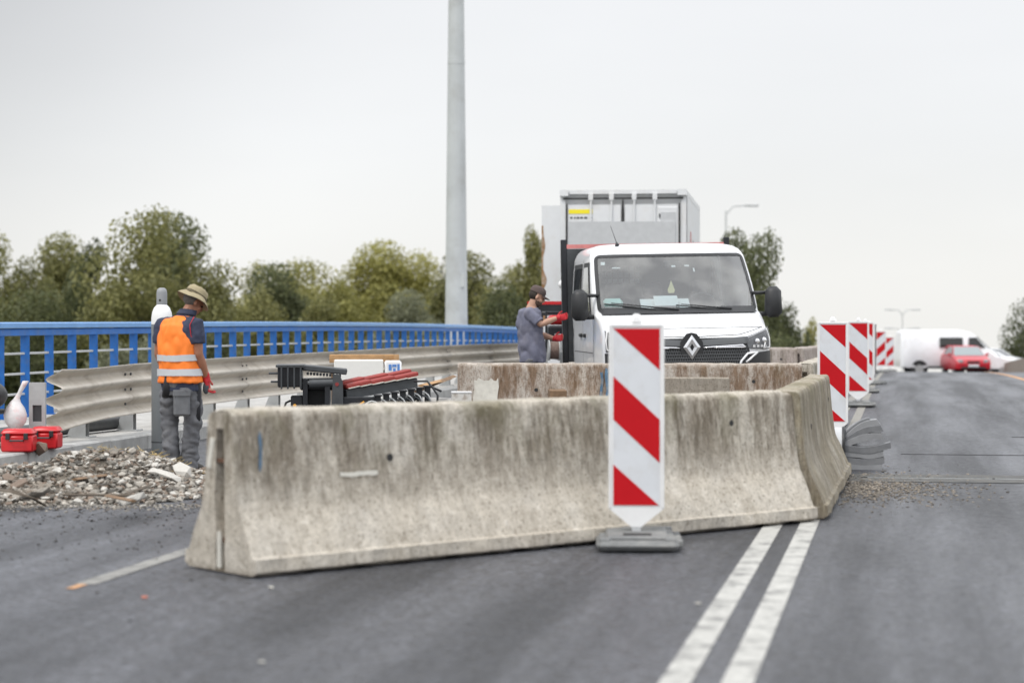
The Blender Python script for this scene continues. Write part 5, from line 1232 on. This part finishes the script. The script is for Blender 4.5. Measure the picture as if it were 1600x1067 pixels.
# van local: y runs from nose (negative) to tail; placed so that its flank faces the camera
P=[(-2.65,.45),(-2.68,.75),(-2.6,1.0),(-2.3,1.18),(-1.85,1.32),(-1.15,2.02),(-.85,2.22),(-.3,2.33),(2.4,2.33),(2.62,2.2),(2.7,1.2),(2.7,.45),(2.1,.36),(-2.1,.36)]
veh(vn,P,1.0,M_WPAINT,.12); wheels(vn,(-1.8,1.75),.98,.35)
M_LOW=mat('grey_cladding',(.10,.10,.105),.6)
for s_ in(-1,1):
    for name,pl in (('side_window',[(-.45,1.45),(.72,1.45),(.72,1.95),(-.45,1.95)]),('door_window',[(-1.62,1.45),(-.75,1.45),(-.75,1.95),(-1.12,1.95)])):
        q=MB(); q.prism(pl,'x',s_*.93,s_*.985); q.obj(name,M_DGLASS,vn)
    q=MB(); q.box((s_*.97,0,.45),(.08,2.7,.10)); q.obj('sill',M_LOW,vn)
    for y in(-1.8,1.75): q=MB(); q.cyl((s_*.9,y,.37),(s_*.995,y,.37),.43,n=24); q.obj('wheel_arch',M_BLKPL,vn)
q=MB(); q.prism([(-1.90,1.34),(-1.20,2.0),(-1.17,1.97),(-1.86,1.31)],'x',-.84,.84); q.obj('windscreen',M_DGLASS,vn)
cy=101.5
rc=thing('red_car','small red hatchback driving toward the camera just beyond the crest','car',(3.12,cy,RZ(cy)),R(10))
veh(rc,[(-2.0,.35),(-2.02,.6),(-1.9,.78),(-1.2,.95),(-.9,.98),(1.7,1.0),(1.95,.85),(2.0,.4),(1.5,.25),(-1.5,.25)],.86,M_REDCAR,0)
q=MB(); q.loft([[(x*a,y,z) for x,a in((-.80,1),(.80,1))]+[(x*b_,y2,z2) for x,b_ in((.62,1),(-.62,1))] for y,z,y2,z2 in((-1.0,.95,-.2,1.42),(1.55,.98,1.35,1.44))],cap=True)
q.obj('cabin',M_REDCAR,rc,30)
q=MB(); q.add([(-.76,-1.02,.98),(.76,-1.02,.98),(.61,-.24,1.40),(-.61,-.24,1.40)],[(0,1,2,3)]); q.obj('windscreen',mat('sky_grey_glass',(.24,.28,.29),.08,spec=1.),rc)
for s_ in(-1,1):
    q=MB(); q.add([(s_*.80,-.75,1.0),(s_*.80,1.25,1.03),(s_*.64,1.15,1.38),(s_*.64,-.15,1.38)],[(0,1,2,3)]); q.obj('side_windows',M_DGLASS,rc)
    q=MB(); q.box((s_*.64,-1.93,.70),(.30,.12,.17),rz=s_*.35,bev=.04); q.obj('headlight',MATS['sky_grey_glass'],rc); q=MB(); q.box((s_*.92,-.75,1.02),(.16,.10,.12),bev=.03); q.obj('mirror',M_REDCAR,rc)
q=MB(); q.box((0,-2.0,.66),(.62,.05,.12),bev=.02); q.box((0,-2.02,.40),(1.2,.05,.10)); q.each('grille',M_BLKPL,rc); q=MB(); q.box((0,-2.05,.50),(.52,.02,.11)); q.obj('number_plate',M_WHR,rc); wheels(rc,(-1.25,1.25),.84,.30)
wc=thing('white_car','white car with a dark nose mostly hidden behind the red car','car',(4.35,104.8,RZ(104.8)),R(60))
veh(wc,[(-2.0,.35),(-2.0,.6),(-1.8,.85),(-1.0,1.0),(-.4,1.38),(.9,1.42),(1.7,1.05),(2.0,.9),(2.0,.35)],.86,M_WPAINT,.1); wheels(wc,(-1.25,1.25),.84,.30)
q=MB(); q.box((0,-2.0,.5),(1.5,.12,.45),bev=.05); q.obj('dark_bumper',M_BLKPL,wc); q=MB(); q.add([(-.7,-1.03,1.0),(.7,-1.03,1.0),(.6,-.45,1.36),(-.6,-.45,1.36)],[(0,1,2,3)]); q.obj('windscreen',M_DGLASS,wc)

# ------------------------------------------------------------------ trees
def crown(seed,nb,nl,ls,mats,zlo=.34,spread=1.,asp=4.2):
    rr=np.random.RandomState(seed); C=[]
    for i in range(nb):
        while True:
            p=rr.uniform(-1,1,3)
            if (p**2).sum()<1: break
        z=(p[2]*.5+.5)*(1-zlo)*.86+zlo; wz=math.sin(min(1,max(.0,(z-zlo+.12)/(1-zlo)))*PI*.86)**.45
        C.append((p[0]*.72*wz*spread,p[1]*.72*wz*spread,z,rr.uniform(.17,.42)))
    C=np.array(C); pick=rr.choice(nb,nl,p=(C[:,3]**2)/(C[:,3]**2).sum()); d=rr.normal(size=(nl,3)); d/=np.linalg.norm(d,axis=1)[:,None]
    r=C[pick,3]*(rr.uniform(.35,1.12,nl)**.6)
    ctr=np.stack([C[pick,0]+d[:,0]*r,C[pick,1]+d[:,1]*r,C[pick,2]+d[:,2]*r/asp],1)
    keep=ctr[:,2]<1.0; ctr=ctr[keep]; d=d[keep]; m=len(ctr)
    n=d+rr.normal(size=(m,3))*.8+np.array((0,0,.35)); n/=np.linalg.norm(n,axis=1)[:,None]
    u=np.cross(n,rr.normal(size=(m,3))); u/=np.linalg.norm(u,axis=1)[:,None]; v=np.cross(n,u); s=ls*rr.uniform(.6,1.3,m)[:,None]
    V=np.stack([ctr-u*s,ctr-v*s*.55+n*s*.1,ctr+u*s,ctr+v*s*.55+n*s*.1],1); V[:,:,2]=ctr[:,None,2]+(V[:,:,2]-ctr[:,None,2])/asp
    me=bpy.data.meshes.new('crown'); me.vertices.add(m*4); me.vertices.foreach_set('co',V.reshape(-1)); me.loops.add(m*4); me.loops.foreach_set('vertex_index',np.arange(m*4)); me.polygons.add(m); me.polygons.foreach_set('loop_start',np.arange(m)*4); me.update(calc_edges=True)
    out=[]
    for mt in mats: k=me.copy(); k.materials.append(mt); out.append(k)
    # limbs
    q=MB(); q.tube([(0,0,0),(.01,0,.2),(.0,.02,.5),(.02,.0,.8)],[.035,.028,.018,.006],8)
    for i in range(min(9,nb)): c=C[i]; q.tube([(0,0,.12+.4*max(0,c[2]-.3)),(c[0]*.4,c[1]*.4,c[2]*.75),(c[0],c[1],c[2])],[.016,.011,.004],5)
    return out,q.mesh('trunk',M_BARK,True)
MT=dict(dark=0,olive=1,yellow=2,silver=3); LM=[L_DARK,L_OLIVE,L_YELLOW,L_SILVER]
CR=[crown(11,34,16000,.034,LM),crown(12,44,19000,.031,LM),crown(13,30,15000,.034,LM,.25),crown(14,38,17000,.032,LM,.2),crown(15,20,10000,.036,LM,.4,asp=3.6)]
def tree(px,top,s,hw,kind,c,label,group='trees along the river bank'):
    x,y=camW(px,s); zb=-6.8-.028*y; zt=EYE+(500-top+13)/s; H=zt-zb; rx=hw/s/.53
    t=thing('tree',label,'tree',(x,y,zb),rnd.uniform(0,6.28),group); mesh,trk=CR[c]; vals=[mesh[MT[kind]],trk]
    for nm,me in zip(('crown','trunk'),vals):
        o=link(nm,me,t); o.scale=(rx,rx,H*1.02) if nm=='crown' else (rx*.8,rx*.8,H*.95)
    return t
TR=[(-20,352,31,55,'olive',1,'leftmost olive bank tree cut by the photo edge'),(48,346,31,42,'olive',2,'olive tree with a rounded top near the left edge'),(95,378,30,48,'olive',0,'lower olive tree left of the tallest pair'),
(140,362,36,42,'dark',4,'narrow dark tree at the left shoulder of the tallest pair'),(222,311,39,68,'olive',1,'tallest left bank tree, broad grey green crown above the vest worker'),(322,316,39,50,'olive',3,'right one of the tallest pair of bank trees'),
(270,345,36,60,'dark',0,'dark tree filling between the tallest pair'),(385,390,36,52,'olive',2,'medium tree stepping down right of the tallest pair'),(432,425,33,46,'dark',0,'low dark tree right of the tall group'),
(470,398,25,55,'yellow',1,'first yellow green tree right of the tall group'),(535,384,25,50,'yellow',3,'yellow green tree with the highest top in the middle of the bank'),(600,390,24,52,'yellow',0,'yellow green tree left of the mast'),(662,386,24,48,'yellow',1,'yellow green tree directly left of the mast'),
(562,468,31,50,'silver',2,'low silvery shrub tree above the blue railing left of the mast'),(640,466,31,44,'silver',0,'second low silvery shrub tree beside the mast'),(750,386,26,50,'olive',3,'olive tree just right of the mast'),(795,402,29,42,'olive',1,'olive tree between mast and capped worker'),(836,343,29,32,'olive',4,'slim tall tree beside the rusty white panel'),
(200,455,42,60,'silver',2,'pale silvery bush below the tallest trees left'),(60,440,40,62,'dark',1,'dark bush at the lower left above the railing'),(500,450,36,50,'olive',4,'olive bush behind the middle of the railing'),(700,455,36,48,'olive',2,'olive bush behind the foot of the mast'),(340,440,42,60,'dark',3,'dark bush right behind the vest worker'),(785,455,38,45,'dark',0,'dark bush behind the capped worker')]
TR+=[(170,400,30,60,'dark',2,'dark tree filling the gap before the tallest bank tree'),(15,395,29,60,'olive',3,'low olive tree under the leftmost tree'),(430,404,27,60,'olive',1,'olive tree between the tall group and the yellow green trees'),
(505,402,24,60,'yellow',2,'shorter yellow green tree, second of its run'),(568,398,24,60,'yellow',1,'shorter yellow green tree before the mast'),(632,400,24,60,'yellow',2,'shorter yellow green tree close to the mast'),(690,398,25,55,'yellow',3,'yellow green tree half behind the mast'),(385,420,32,60,'dark',3,'dark tree low between the tall group and the run of yellow trees'),(725,405,26,50,'olive',0,'olive tree directly right of the mast, shorter one')]
for a in TR: tree(*a)
tree(1183,349,34,42,'dark',1,'dark broadleaf tree with the tallest top right of the truck',None); tree(1222,418,33,44,'dark',3,'lower dark tree right of the truck mirror',None); tree(1150,372,33,34,'dark',0,'dark tree partly hidden by the truck cab roof',None)
tree(1200,450,36,48,'dark',2,'dark undergrowth behind the truck mirror',None); tree(1268,492,31,18,'yellow',4,'small yellow green tree at the foot of the dark tree',None)
tree(1612,458,27,34,'dark',1,'dark tree cut by the right edge of the photo',None); tree(1562,548,26,11,'dark',4,'small dark bush right of the white car',None); tree(1596,535,27,18,'dark',2,'dark bush under the right edge tree',None)
# far wood behind the bank: reads as one mass
rr=np.random.RandomState(5); V=[];me0=CR[3][0][1]
co=np.zeros(len(me0.vertices)*3); me0.vertices.foreach_get('co',co); co=co.reshape(-1,3)
for i,px in enumerate(range(-60,1260,42)):
    s=19.+rr.uniform(-1,1); x,y=camW(px,s); zb=-6.8-.028*y; top=rr.uniform(400,425) if px<850 else rr.uniform(500,530); H=EYE+(500-top)/s-zb; r_=80/s
    a=rr.uniform(0,6.28); c_=co.copy(); xx=c_[:,0]*math.cos(a)-c_[:,1]*math.sin(a); yy=c_[:,0]*math.sin(a)+c_[:,1]*math.cos(a)
    V.append(np.stack([xx*r_+x,yy*r_+y,c_[:,2]*H+zb],1)[:26000]); q_=V[-1].reshape(-1,4,3); ce=q_.mean(1,keepdims=True); V[-1]=(ce+(q_-ce)*1.5).reshape(-1,3)
V=np.concatenate(V); m=len(V)//4
me=bpy.data.meshes.new('far_wood'); me.vertices.add(m*4); me.vertices.foreach_set('co',V.reshape(-1)); me.loops.add(m*4); me.loops.foreach_set('vertex_index',np.arange(m*4)); me.polygons.add(m); me.polygons.foreach_set('loop_start',np.arange(m)*4); me.update(calc_edges=True); me.materials.append(L_YELLOW)
o=link('far_wood',me); tag(o,'far green wood behind the bank trees','wood'); o['kind']='stuff'
